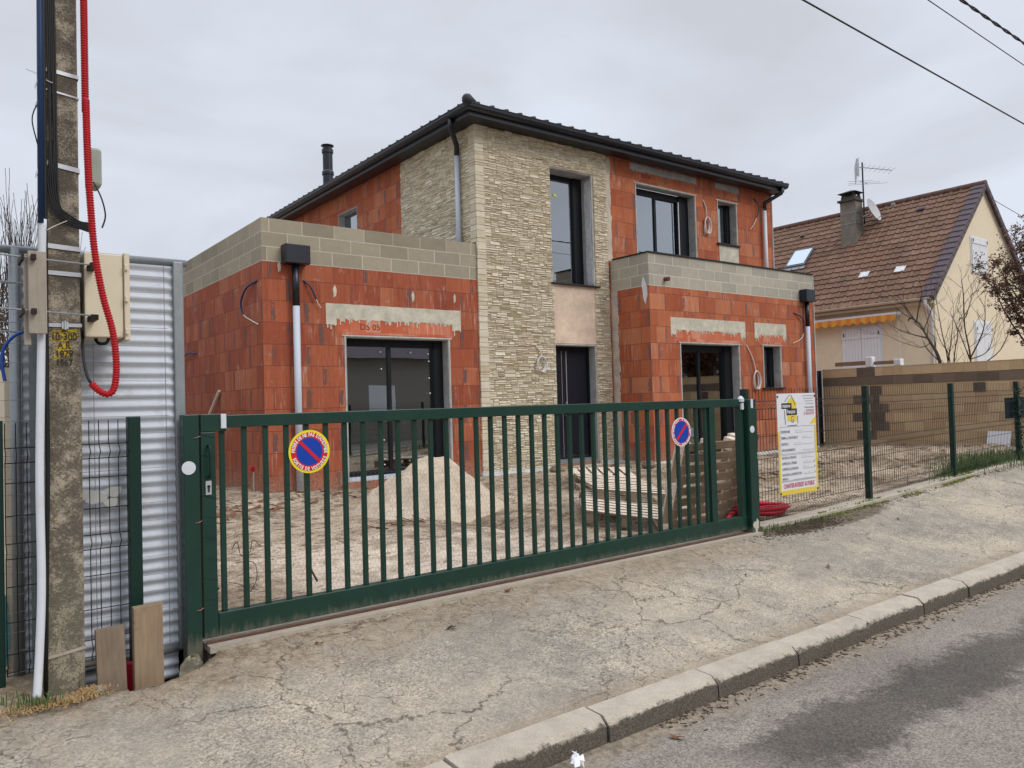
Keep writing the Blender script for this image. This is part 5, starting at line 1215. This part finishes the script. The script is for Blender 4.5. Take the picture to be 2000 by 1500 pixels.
vm = T('orange_yellow_awning'); yv = vm.sep(vm.pos())[1]; vs_ = vm.M('FRACT', vm.M('MULTIPLY', yv, 3.2)); vm.fin(vm.mix(vm.M('GREATER_THAN', vs_, .5), (.72, .36, .05), (.70, .22, .05)), .8)
pts = [(10.98, 3.50)]; y = 10.98
aw = MB(); n = 14; dy = (14.6-10.98)/n
for k in range(n):
    y0_ = 10.98+dy*k; poly = [(y0_, 3.52)]+[(y0_+dy*q/8, 3.40-.085*math.sin(PI*q/8)) for q in range(9)]+[(y0_+dy, 3.52)]
    aw.prism([(p[0], p[1]) for p in poly], (22.54, 0, 0), (0, 1, 0), (0, 0, 1), (.012, 0, 0))
P(aw, 'awning_valance', vm.m, nh)
P(MB().tube([(22.6, 10.92, 3.3), (22.62, 10.92, 2.2)], .012, 6).lathe((22.66, 10.93, 3.54), [(0, -.06), (.05, -.05), (.06, 0), (.05, .05), (0, .06)], 10), 'awning_crank', 'plinth', nh)
# chimney, dish, aerial
chx, chy = 25.12, 13.58
ch = P(MB().box(chx-.23, chx+.23, chy-.27, chy+.27, 5.9, 7.72), 'chimney', concrete('sooty_chimney_render', (.20, .18, .145), scale=5), nh)
P(MB().box(chx-.32, chx+.28, chy-.32, chy+.32, 7.725, 7.79).box(chx-.21, chx+.21, chy-.24, chy+.24, 7.792, 7.9), 'chimney_crown', concrete('dark_stained_concrete', (.07, .065, .06)), ch)
pc = MB()
for sx in (-1, 1):
    for sy in (-1, 1): pc.box(chx+sx*.165-.035, chx+sx*.165+.035, chy+sy*.19-.035, chy+sy*.19+.035, 7.901, 8.02)
pc.add([(chx-.3, chy-.34, 8.021), (chx+.3, chy-.34, 8.021), (chx+.3, chy+.34, 8.021), (chx-.3, chy+.34, 8.021), (chx, chy, 8.14)], [(3, 2, 1, 0), (0, 1, 4), (1, 2, 4), (2, 3, 4), (3, 0, 4)])
P(pc, 'chimney_cap', simple('dark_cap', (.05, .048, .045), .9), ch)
P(MB().box(chx-.24, chx+.24, chy-.28, chy+.28, 7.32, 7.345).box(chx-.24, chx+.24, chy-.28, chy+.28, 6.95, 6.975), 'steel_band', 'galv', ch)
dd = Vector((.10, -1, .38)).normalized(); dish = MB().lathe((chx+.28, chy-.62, 7.38), [(.0, -.07), (.15, -.06), (.3, -.03), (.41, .015), (.42, .03), (.4, .02), (.3, -.018), (.15, -.045), (.02, -.055)], 28, dd)
ds = P(dish, 'satellite_dish', simple('pale_grey_dish', (.46, .46, .46), .5, 0, .05), nh, smooth=True)
P(MB().tube([(chx+.2, chy-.3, 7.2), (chx+.3, chy-.5, 7.25)], .03, 8).tube([(chx+.3, chy-.66, 7.0), (chx+.1, chy-1.35, 7.35)], .012, 6).box(chx+.06, chx+.14, chy-1.42, chy-1.32, 7.33, 7.42), 'dish_arm', 'galv', ds)
mx_, my_ = 25.62, 13.4
an = P(MB().tube([(mx_, my_, 7.0), (mx_, my_, 9.13)], .025, 8), 'aerial_mast', 'sill', nh)
am = MB(); am.tube([(mx_-.1, my_+.1, 8.98), (mx_+.5, my_-.75, 8.75)], .014, 5); am.tube([(mx_-.35, my_-.35, 8.25), (mx_+.25, my_+.25, 8.6)], .012, 5)
for k in range(7): f = k/6; am.tube([(mx_+.5*f-.25, my_-.75*f-.25, 8.96-.23*f), (mx_+.5*f+.25, my_-.75*f+.25, 8.96-.23*f)], .006, 4)
for k, L_ in ((0, .75), (.4, .6), (.9, .5)): am.tube([(mx_-.35+.6*k-L_*.6, my_-.35+.6*k+L_*.6, 8.25+.35*k), (mx_-.35+.6*k+L_*.6, my_-.35+.6*k-L_*.6, 8.25+.35*k)], .006, 4)
for s_ in (-1, 1):
    for k in range(8):
        q = k/7; am.tube([(mx_-.1+s_*.42*q, my_+.15+.3*q*s_, 9.0-.02*k+.35*.8), (mx_-.18+s_*.42*q, my_+.1+.3*q*s_, 8.95-.02*k-.3)], .0045, 4)
    for z in (9.24, 9.0, 8.8, 8.6): am.tube([(mx_-.12, my_+.12, z), (mx_-.12+s_*.42, my_+.12+.3*s_, z-.06)], .0045, 4)
P(am, 'aerial_element', 'galv', an)
# roof window, glass tiles, vent tiles
def on_slope(y, x): return Vector((x, y, 3.87+(x-22.5)*(3.79/3.9)))
sk0 = on_slope(15.68, 24.37); up_ = -sd_
fw = P(MB().ob(sk0+nn*.03, up_*.98, (0, -.78, 0), nn*.07), 'roof_window', simple('grey_roof_window', (.10, .105, .11), .5), nh)
P(MB().ob(sk0+nn*.102+up_*.08+Vector((0, -.06, 0)), up_*.82, (0, -.66, 0), nn*.01), 'pane', simple('reflective_pane', (.45, .50, .55), .12, .7, .02), fw)
P(MB().ob(sk0+nn*.04-up_*.16, up_*.158, (0, -.8, 0), nn*.02), 'flashing', 'galv', fw)
for y_ in (12.55, 11.43): P(MB().ob(on_slope(y_, 23.5)+nn*.05, up_*.26, (0, -.3, 0), nn*.012), 'glass_tile', 'plinth', roofn)
for y_, x_ in ((11.71, 25.79), (15.88, 25.7)): P(MB().ob(on_slope(y_, x_)+nn*.04, up_*.16, (0, -.22, 0), nn*.07), 'vent_tile', 'verge', roofn, bevel=.03)
wl_ = MB()
for x_, y_, z_ in ((22.76, 11.72, 3.72), (22.72, 10.7, 3.3), (25.2, 9.93, 4.75), (24.2, 9.93, 3.3)):
    wl_.tube([(x_, y_, z_), (x_-.05, y_-.05, z_+.06), (x_-.08, y_-.1, z_+.04)], .02, 6)
P(wl_, 'wall_hook', 'sill', nh)
# terrace parapet of the neighbour
tp_ = empty('terrace_balustrade', (20, 11, 0), 'white terrace posts with brown rails behind the boundary wall', 'balustrade')
P(MB().box(19.95, 20.1, 8.5, 13.2, .5, 1.93), 'low_wall', 'shutter', tp_)
for y_ in (10.47, 9.72): P(MB().box(19.93, 20.12, y_-.09, y_+.09, 1.931, 2.20 if y_ > 10 else 2.10), 'post', 'shutter', tp_, bevel=.02)
P(MB().box(20.0, 20.05, 10.58, 11.45, 1.99, 2.10).box(20.0, 20.05, 9.83, 10.36, 1.98, 2.07), 'rail', 'wood_dark', tp_)
# ------------------------------------------------------------------ trees
def branch(mb, p, d, L_, r_, dep, rr, up=.15, spread=.5, kids=3, seg_=5, crook=.12, minr=.0025, taper=.55):
    pts = [Vector(p)]; d = Vector(d).normalized(); rs_ = [r_]; 
    for k in range(seg_):
        d = (d+Vector((rr.gauss(0, crook), rr.gauss(0, crook), rr.gauss(0, crook)+up*.3))).normalized()
        pts.append(pts[-1]+d*L_/seg_); rs_.append(max(minr, r_*(1-(1-taper)*(k+1)/seg_)))
    mb.tube(pts, rs_, 5 if r_ > .012 else 4, caps=False)
    if dep <= 0: return
    for k in range(kids):
        i = rr.randint(1, seg_) if k else seg_; q = Vector((rr.gauss(0, 1), rr.gauss(0, 1), rr.gauss(0, .5))).normalized()
        nd = (d+q*spread*rr.uniform(.6, 1.3)).normalized(); branch(mb, pts[i], nd, L_*rr.uniform(.55, .8), rs_[i]*.62, dep-1, rr, up, spread, kids, seg_, crook, minr, taper)
def bare_tree(x_, limbs, label, cat='tree', name='bare_tree', base=None, grp='bare trees in the neighbour garden'):
    t = empty(name, base, label, cat, grp); rr = random.Random(int(base[1]*10)); mb = MB(); tw_ = MB()
    for pts, r0 in limbs:
        q = arc([(x_+rr.uniform(-.05, .05)*k, p[0], p[1]) for k, p in enumerate(pts)], 6); n = len(q)
        mb.tube(q, [r0*(1-.7*i/(n-1)) for i in range(n)], 6)
        for i in range(4, n, 2):
            d = (q[i]-q[i-1]).normalized()+Vector((rr.gauss(0, .5), rr.gauss(0, .6), rr.gauss(0, .3)+.2)); branch(tw_, q[i], d, rr.uniform(.25, .6), r0*.25, 1, rr, .2, .5, 2, 4, .1, .003)
    mb.build('trunk', M['bark'], t, smooth=True); tw_.build('crown', M['bark2'], t)
bare_tree(19, [([(8.2, .8), (8.26, 1.92), (8.51, 2.51), (8.76, 2.9)], .055), ([(8.76, 2.9), (8.95, 3.2), (9.1, 3.44)], .022), ([(8.76, 2.9), (8.7, 3.3), (8.61, 3.56)], .022), ([(8.51, 2.51), (8.8, 2.6), (9.2, 2.75)], .02), ([(8.6, 2.7), (8.4, 3.2), (8.25, 3.7)], .014), ([(8.45, 2.4), (8.7, 2.3), (9.3, 2.55)], .012)], 'bare fruit tree with a thick limb leaning left above the block wall', base=(19, 8.2, .5))
bare_tree(18.8, [([(7.95, .8), (7.99, 1.93), (8.07, 2.59), (8.16, 3.32)], .02), ([(7.99, 1.93), (7.9, 2.4), (7.82, 3.1)], .016), ([(7.9, .8), (7.86, 2.0), (7.74, 2.56), (7.94, 3.06)], .018), ([(7.9, .8), (7.95, 2.0), (8.15, 2.4), (8.3, 3.0)], .016)], 'middle bare sapling with thin upright shoots above the block wall', base=(18.8, 7.9, .5))
bare_tree(18.9, [([(7.6, .8), (7.57, 1.94), (7.62, 2.67), (7.62, 3.4), (7.66, 3.75)], .024), ([(7.62, 2.9), (7.5, 3.2), (7.44, 3.45)], .013), ([(7.57, 1.94), (7.35, 2.4), (7.25, 2.75), (7.15, 3.2)], .02), ([(7.57, 1.94), (7.2, 2.1), (7.0, 2.6)], .015), ([(7.5, 1.7), (6.95, 2.1), (6.72, 2.7)], .016), ([(7.57, 1.94), (7.75, 2.5), (7.85, 2.9)], .014)], 'right hand bare sapling with several curved stems before the gable', base=(18.9, 7.6, .5))
# brown-leaved hedge tree at the right edge
ht = empty('brown_leaved_tree', (18.2, 6.0, .2), 'brown leaved beech like tree filling the right edge above the wall', 'tree'); rr = random.Random(21)
tk = MB(); tips = []
for k in range(60):
    a = rr.uniform(0, 2*PI); sp = rr.uniform(.1, 1.0)
    base = Vector((18.2+rr.uniform(-.3, .3), 5.42+rr.uniform(-.3, .3), .9+rr.uniform(0, 1.0))); p = base; pts = [p]
    d = Vector((math.cos(a)*sp*.7, math.sin(a)*sp*.42+.06, 1)).normalized()
    for s in range(9):
        d = (d+Vector((rr.gauss(0, .09), rr.gauss(0, .09), .07))).normalized(); p = p+d*.30; pts.append(p)
        if s > 0:
            for q in range(4): tips.append((p.copy(), d.copy()))
    tk.tube(pts, [.022*(1-.85*i/9)+.003 for i in range(10)], 5)
tk.tube([(18.2, 5.3, -.2), (18.2, 5.3, 1.3)], [.09, .07], 8)
lf = MB()
for p, d in tips:
    for q in range(1):
        dd_ = (d+Vector((rr.gauss(0, .7), rr.gauss(0, .7), rr.gauss(0, .4)))).normalized(); L_ = rr.uniform(.15, .4); e_ = p+dd_*L_
        tk.tube([p, e_], [.004, .002], 4)
        dens = 24 if mnoise.noise(p*1.7) > -.25 else 7
        for z in range(dens): leafq(lf, p+dd_*L_*rr.uniform(.2, 1.1)+Vector((rr.gauss(0, .035), rr.gauss(0, .035), rr.gauss(0, .035))), rr.uniform(.022, .042), rr)
tk.build('trunk', M['bark2'], ht)
lt = T('brown_dry_foliage'); lr = lt.n('ShaderNodeNewGeometry').outputs['Random Per Island']; lt.fin(lt.ramp(lr, [(0, (.045, .026, .018)), (.5, (.105, .05, .03)), (.85, (.16, .08, .05)), (1, (.22, .12, .07))]), .8)
lf.build('crown', lt.m, ht)
# bare thicket far left
for i, (cx, cy, h_, lab) in enumerate(((.2, 14.0, 2.5, 'leftmost bare winter tree of fine upright twigs behind the hoarding'), (1.3, 15.0, 2.9, 'taller bare winter tree of fine twigs seen just left of the pole'), (2.15, 16.0, 2.4, 'low bare winter tree glimpsed just right of the pole'))):
    t = empty('bare_tree', (cx, cy, 0), lab, 'tree', 'bare winter trees at the far left'); rr = random.Random(40+i); tk = MB(); cr_ = MB()
    tk.tube([(cx, cy, -.1), (cx+.05, cy, .9), (cx, cy, 1.6)], [.09, .07, .05], 7)
    for k in range(64 if i < 2 else 20):
        a = rr.uniform(0, 2*PI); R_ = rr.uniform(0, .9 if i < 2 else .5)
        branch(cr_, (cx+R_*math.cos(a)*.5, cy+R_*math.sin(a)*.5, rr.uniform(.8, 1.8)), (math.cos(a)*R_*.5, math.sin(a)*R_*.4, 1), h_*rr.uniform(.38, .58), .014, 2, rr, .5, .32, 3, 5, .06, .0035)
    tk.build('trunk', M['bark'], t); cr_.build('crown', M['bark2'], t)
ug = MB(); rr = random.Random(9)
for k in range(1500):
    x_, y_ = rr.uniform(-2.5, 1.35), rr.uniform(11, 13.5); z_ = rr.uniform(0, 2.9); branch(ug, (x_, y_, z_), (rr.gauss(0, .8), rr.gauss(0, .5), rr.gauss(.2, .6)), rr.uniform(.3, .8), .008, 0, rr, 0, .3, 1, 3, .25, .004)
for k in range(6000): leafq(ug, (rr.uniform(-2.5, 1.5), rr.uniform(11.5, 13.5), rr.uniform(0, 2.8)*rr.uniform(.5, 1)), rr.uniform(.025, .05), rr)
tag(ug.build('undergrowth', simple('brown_undergrowth', (.075, .052, .032), .9, 0, .35, 20)), 'tangled brown undergrowth beyond the hoarding', 'undergrowth', kind='stuff')
fh = MB(); rr = random.Random(31)
for k in range(7000):
    x_ = rr.uniform(-45, 14); h_ = 3.6+1.4*mnoise.noise(Vector((x_*.25, 0, 0))); leafq(fh, (x_, rr.uniform(44, 47), rr.uniform(0, 1)**.8*h_), rr.uniform(.2, .45), rr)
tag(fh.build('far_hedgerow', simple('dull_far_foliage', (.06, .062, .04), .9, 0, .3, 1)), 'dull far hedgerow behind the plots', 'hedgerow', kind='stuff')
# ------------------------------------------------------------------ grass, leaves, litter
def grass(name, spots, n, h_, m, label, dry=False, seed=1):
    rr = random.Random(seed); mb = MB()
    for k in range(n):
        cx, cy, sx, sy, zz = rr.choice(spots); x_, y_ = rr.gauss(cx, sx), rr.gauss(cy, sy); z_ = zz(x_, y_) if callable(zz) else zz
        a = rr.uniform(0, 2*PI); L_ = h_*rr.uniform(.4, 1.2); le = L_*(1.5 if dry else .6)*rr.uniform(.3, 1); w_ = .003 if not dry else .0022
        dx, dy = math.cos(a), math.sin(a); hz = L_*(.25 if dry else 1)
        p0, p1, p2 = Vector((x_, y_, z_-.005)), Vector((x_+dx*le*.4, y_+dy*le*.4, z_+hz*.65)), Vector((x_+dx*le, y_+dy*le, z_+hz*(.4 if dry else .95)))
        s = Vector((-dy, dx, 0))*w_; mb.add([p0-s, p0+s, p1+s*.8, p1-s*.8, p2], [(0, 1, 2, 3), (3, 2, 4)])
    return tag(mb.build(name, M[m] if isinstance(m, str) else m), label, 'grass', kind='stuff')
gg = simple('green_grass', (.085, .13, .04), .8, 0, .35, 25); gd = simple('straw_grass', (.42, .27, .12), .85, 0, .3, 30)
grass('grass', [(.36, 4.12, .09, .07, -.03), (.42, 4.04, .05, .03, -.04)], 110, .06, gg, 'green weeds at the foot of the pole', seed=2)
grass('dry_grass', [(.50, 4.03, .07, .03, -.035), (.40, 4.05, .08, .04, -.035), (.62, 4.08, .03, .03, -.03)], 700, .05, gd, 'straw coloured dry grass round the pole foot', True, seed=3)
grass('grass', [(11.6, 4.62, .5, .12, lambda x, y: rise(x)), (12.6, 4.75, .8, .25, lambda x, y: rise(x)+.02), (11.0, 4.5, .5, .05, lambda x, y: rise(x)), (13.4, 4.5, .8, .2, lambda x, y: rise(x))], 3800, .17, gg, 'green grass under the right end of the mesh fence', seed=4)
grass('grass', [(6.3, 4.3, .15, .05, 0), (6.9, 4.28, .3, .04, .0)], 220, .05, gg, 'small weeds at the foot of the right gate post', seed=5)
ms = MB(); rr = random.Random(6)
for k in range(1500):
    x_ = rr.uniform(7.2, 11.5); y_ = 4.36+abs(rr.gauss(0, .05))-.06+.04*mnoise.noise(Vector((x_*2, 0, 0))); 
    if mnoise.noise(Vector((x_*1.3, 5, 0))) < -.1: continue
    leafq(ms, (x_, y_, rise(x_)+.036 if y_ > 4.36 else pave_z(x_, y_)+.004), rr.uniform(.008, .02), rr)
tag(ms.build('moss', simple('yellow_green_moss', (.15, .17, .03), .9, 0, .3, 30)), 'yellow green moss along the fence edging', 'moss', kind='stuff')
so_ = MB(); rr = random.Random(13)
for k in range(2600):
    if rr.random() < .5: x_, y_ = rr.gauss(6.75, .33), rr.gauss(4.22, .07)
    elif rr.random() < .5: x_, y_ = rr.uniform(7, 16), rr.gauss(4.30, .025)
    else: x_, y_ = rr.uniform(2.8, 9.5), 2.61-abs(rr.gauss(0, .06))
    z_ = pave_z(x_, y_) if y_ > 2.7 else -.335
    a = rr.uniform(0, PI); L_ = rr.uniform(.006, .035); so_.ob((x_, y_, z_), (L_*math.cos(a), L_*math.sin(a), rr.uniform(-.003, .006)), (-.006*math.sin(a), .006*math.cos(a), 0), (0, 0, .004))
tag(so_.build('leaf_litter', simple('dark_leaf_litter', (.085, .06, .04), .95, 0, .35, 40)), 'dark crumbs of soil and leaf litter by kerb and gate post', 'litter', kind='stuff')
gv_ = MB()
for k in range(1600):
    x_, y_ = rr.uniform(.3, 9), rr.uniform(2.8, 4.3); s_ = rr.uniform(.002, .006); z_ = pave_z(x_, y_)
    gv_.add([(x_+s_, y_, z_), (x_, y_+s_, z_), (x_-s_, y_, z_), (x_, y_-s_, z_), (x_, y_, z_+s_)], [(0, 1, 4), (1, 2, 4), (2, 3, 4), (3, 0, 4)])
tag(gv_.build('grit', simple('loose_grit', (.30, .25, .19), .95, 0, .4, 60)), 'loose grit on the worn pavement', 'grit', kind='stuff')
def leaf(x_, y_, s_, label, m='leaf', road=False, seed=0):
    rr = random.Random(seed); z_ = -.333 if road else pave_z(x_, y_)+.002; a = rr.uniform(0, PI); mb = MB(); n = 9; vs = [(x_, y_, z_+.012)]
    for k in range(n):
        t_ = 2*PI*k/n; R_ = s_*(1+.35*math.cos(2*t_))*rr.uniform(.7, 1.1); q = (R_*math.cos(t_), R_*.55*math.sin(t_)); vs.append((x_+q[0]*math.cos(a)-q[1]*math.sin(a), y_+q[0]*math.sin(a)+q[1]*math.cos(a), z_+rr.uniform(0, .022)))
    mb.add(vs, [(0, k+1, (k+1) % n+1) for k in range(n)]); return tag(mb.build('dead_leaf', M[m], loc=(x_, y_, z_)), label, 'leaf', 'dead leaves on pavement and road')
for k, (x_, y_, s_, lab, m, rd_) in enumerate([
    (3.13, 4.20, .035, 'brown curled leaf below the middle of the gate', 'leaf', False), (2.47, 3.87, .035, 'grey brown leaf on the pavement left of centre', 'leafd', False),
    (4.93, 3.60, .025, 'small dark leaf on the pavement right of centre', 'leafd', False), (5.72, 3.40, .032, 'reddish leaf lying alone on the right of the pavement', 'leaf', False),
    (2.78, 2.44, .035, 'orange brown leaf in the gutter by the kerb', 'leaf', True), (1.72, 4.05, .02, 'tiny reddish leaf near the left end of the gate', 'leaf', False),
    (4.5, 4.27, .03, 'brown leaf against the gate rail toward the right', 'leaf', False), (7.9, 3.9, .03, 'pale twig like leaf far right on the pavement', 'leaf', False)]):
    leaf(x_, y_, s_, lab, m, rd_, k+1)
pw = MB(); rr = random.Random(77); c_ = Vector((2.22, 2.52, -.31)); vs = []
for i in range(5):
    for j in range(5): vs.append((c_.x+(i-2)*.016+rr.gauss(0, .006), c_.y+(j-2)*.008+rr.gauss(0, .008), c_.z+.05*math.exp(-((i-2)**2)/3)*(j+1)/4+rr.gauss(0, .012)))
pw.add(vs, [(i*5+j, i*5+j+1, (i+1)*5+j+1, (i+1)*5+j) for i in range(4) for j in range(4)])
tag(pw.build('crumpled_paper', M['white'], loc=(2.22, 2.52, -.32)), 'crumpled white paper lying in the gutter at the bottom', 'paper')
for k, (pts, r_, lab) in enumerate(((((1.28, 4.62, .22), (1.36, 4.62, .225)), .008, 'short dark stick level behind the gate bars, far left'), (((2.05, 5.0, .22), (2.12, 5.0, .08)), .008, 'thin dark stick stuck upright in the soil behind the gate'))):
    tag(MB().tube(pts, r_, 6).build('stick', M['bark'], loc=pts[0]), lab, 'stick')
mb = MB()
mb.tube(arc([(1.40, 4.5, .46), (1.43, 4.5, .50), (1.45, 4.5, .42), (1.50, 4.5, .43), (1.52, 4.5, .50), (1.56, 4.5, .46)], 5), .0022, 4); mb.tube(arc([(1.42, 4.5, .38), (1.52, 4.5, .37), (1.54, 4.5, .28), (1.50, 4.5, .2)], 5), .0022, 4); mb.tube(arc([(1.36, 4.52, .28), (1.45, 4.52, .25), (1.55, 4.52, .2)], 5), .0018, 4)
tag(mb.build('twig', M['bark2'], loc=(1.45, 4.5, .2)), 'tangled dry twig caught in the wire at the left of the gate', 'twig')
# ------------------------------------------------------------------ overhead lines along the street
for a, b_, r_, lab, tw2 in (((-20, 4.2, 5.9), (60, 4.2, 3.9), .009, 'lowest and longest overhead line crossing the top right sky', 0), ((-20, 4.2, 6.78), (60, 4.2, 5.2), .006, 'thin middle overhead line in the top right corner', 0), ((-20, 4.2, 6.5), (60, 4.2, 5.85), .014, 'thick twisted overhead cable in the extreme top right corner', 1)):
    L_ = []
    for k in range(161):
        f = k/160; x_ = -20+80*f; z_ = {0: 5.18+(x_-7.02)*(5.05-5.18)/(12.63-7.02), 1: 0}[0] if 'lowest' in lab else (6.0+(x_-9.74)*(5.93-6.0)/2.99 if 'middle' in lab else 6.28+(x_-10.7)*(6.26-6.28)/2.07)
        L_.append((x_, 4.2, z_))
    mb = MB()
    if tw2:
        q = [(x/40, 4.2+.011*math.cos(x/40*9), 6.28-.0097*(x/40-10.7)+.011*math.sin(x/40*9)) for x in range(200, 1400, 3)]
        mb.tube(q, .010, 6); mb.tube([(p[0], 8.4-p[1], 2*(6.28-.0097*(p[0]-10.7))-p[2]) for p in q], .010, 6)
    else: mb.tube([L_[52], L_[-1]], r_, 6)
    tag(mb.build('overhead_line', M['cable'], loc=(9, 4.2, 5)), lab, 'overhead line', 'overhead lines along the street')
for i, (z0_, z1_, lab) in enumerate(((7.35, 7.1, 'topmost thin line leaving the neighbour gable'), (5.6, 6.0, 'second line behind the neighbour gable'), (5.2, 5.45, 'third line behind the neighbour gable'), (4.75, 4.85, 'fourth line behind the neighbour gable'))):
    a = (26.5, 10.2, 7.55) if i == 0 else (30.5, 16, 6.3-.45*i); b_ = (34, 10.6, 7.1) if i == 0 else (48, 16, 8.0-.55*i)
    tag(MB().tube([a, b_], .012, 4).build('overhead_line', M['cable'], loc=a), lab, 'overhead line', 'thin lines beyond the neighbour gable')
# ------------------------------------------------------------------ houses across the street, seen only in the window reflections
for (x0_, x1_, h_, rz, lab) in ((7, 20, 3.4, 6.8, 'pale house across the street, mirrored in the left windows'), (23, 38, 4.2, 8.6, 'pale house across the street, mirrored in the right windows')):
    t = empty('street_house', ((x0_+x1_)/2, -12, -.3), lab, 'house', 'houses across the street')
    MB().box(x0_, x1_, -18, -9, -.4, h_).build('wall', simple('taupe_render', (.26, .235, .20), .9), t)
    MB().add([(x0_-.3, -8.6, h_), (x1_+.3, -8.6, h_), (x1_+.3, -13.5, rz), (x0_-.3, -13.5, rz), (x0_-.3, -18.4, h_), (x1_+.3, -18.4, h_)], [(0, 3, 2, 1), (3, 4, 5, 2), (0, 4, 3), (1, 2, 5), (0, 1, 5, 4)]).build('roof', M['verge'], t)
    wm = MB()
    for k in range(3): a = x0_+1.5+k*(x1_-x0_-3)/3+.6; wm.box(a, a+1.3, -9, -8.97, .6, 2.2)
    wm.build('window', M['shutter'], t)
for o in bpy.data.objects:
    if '_o' in o: del o['_o']
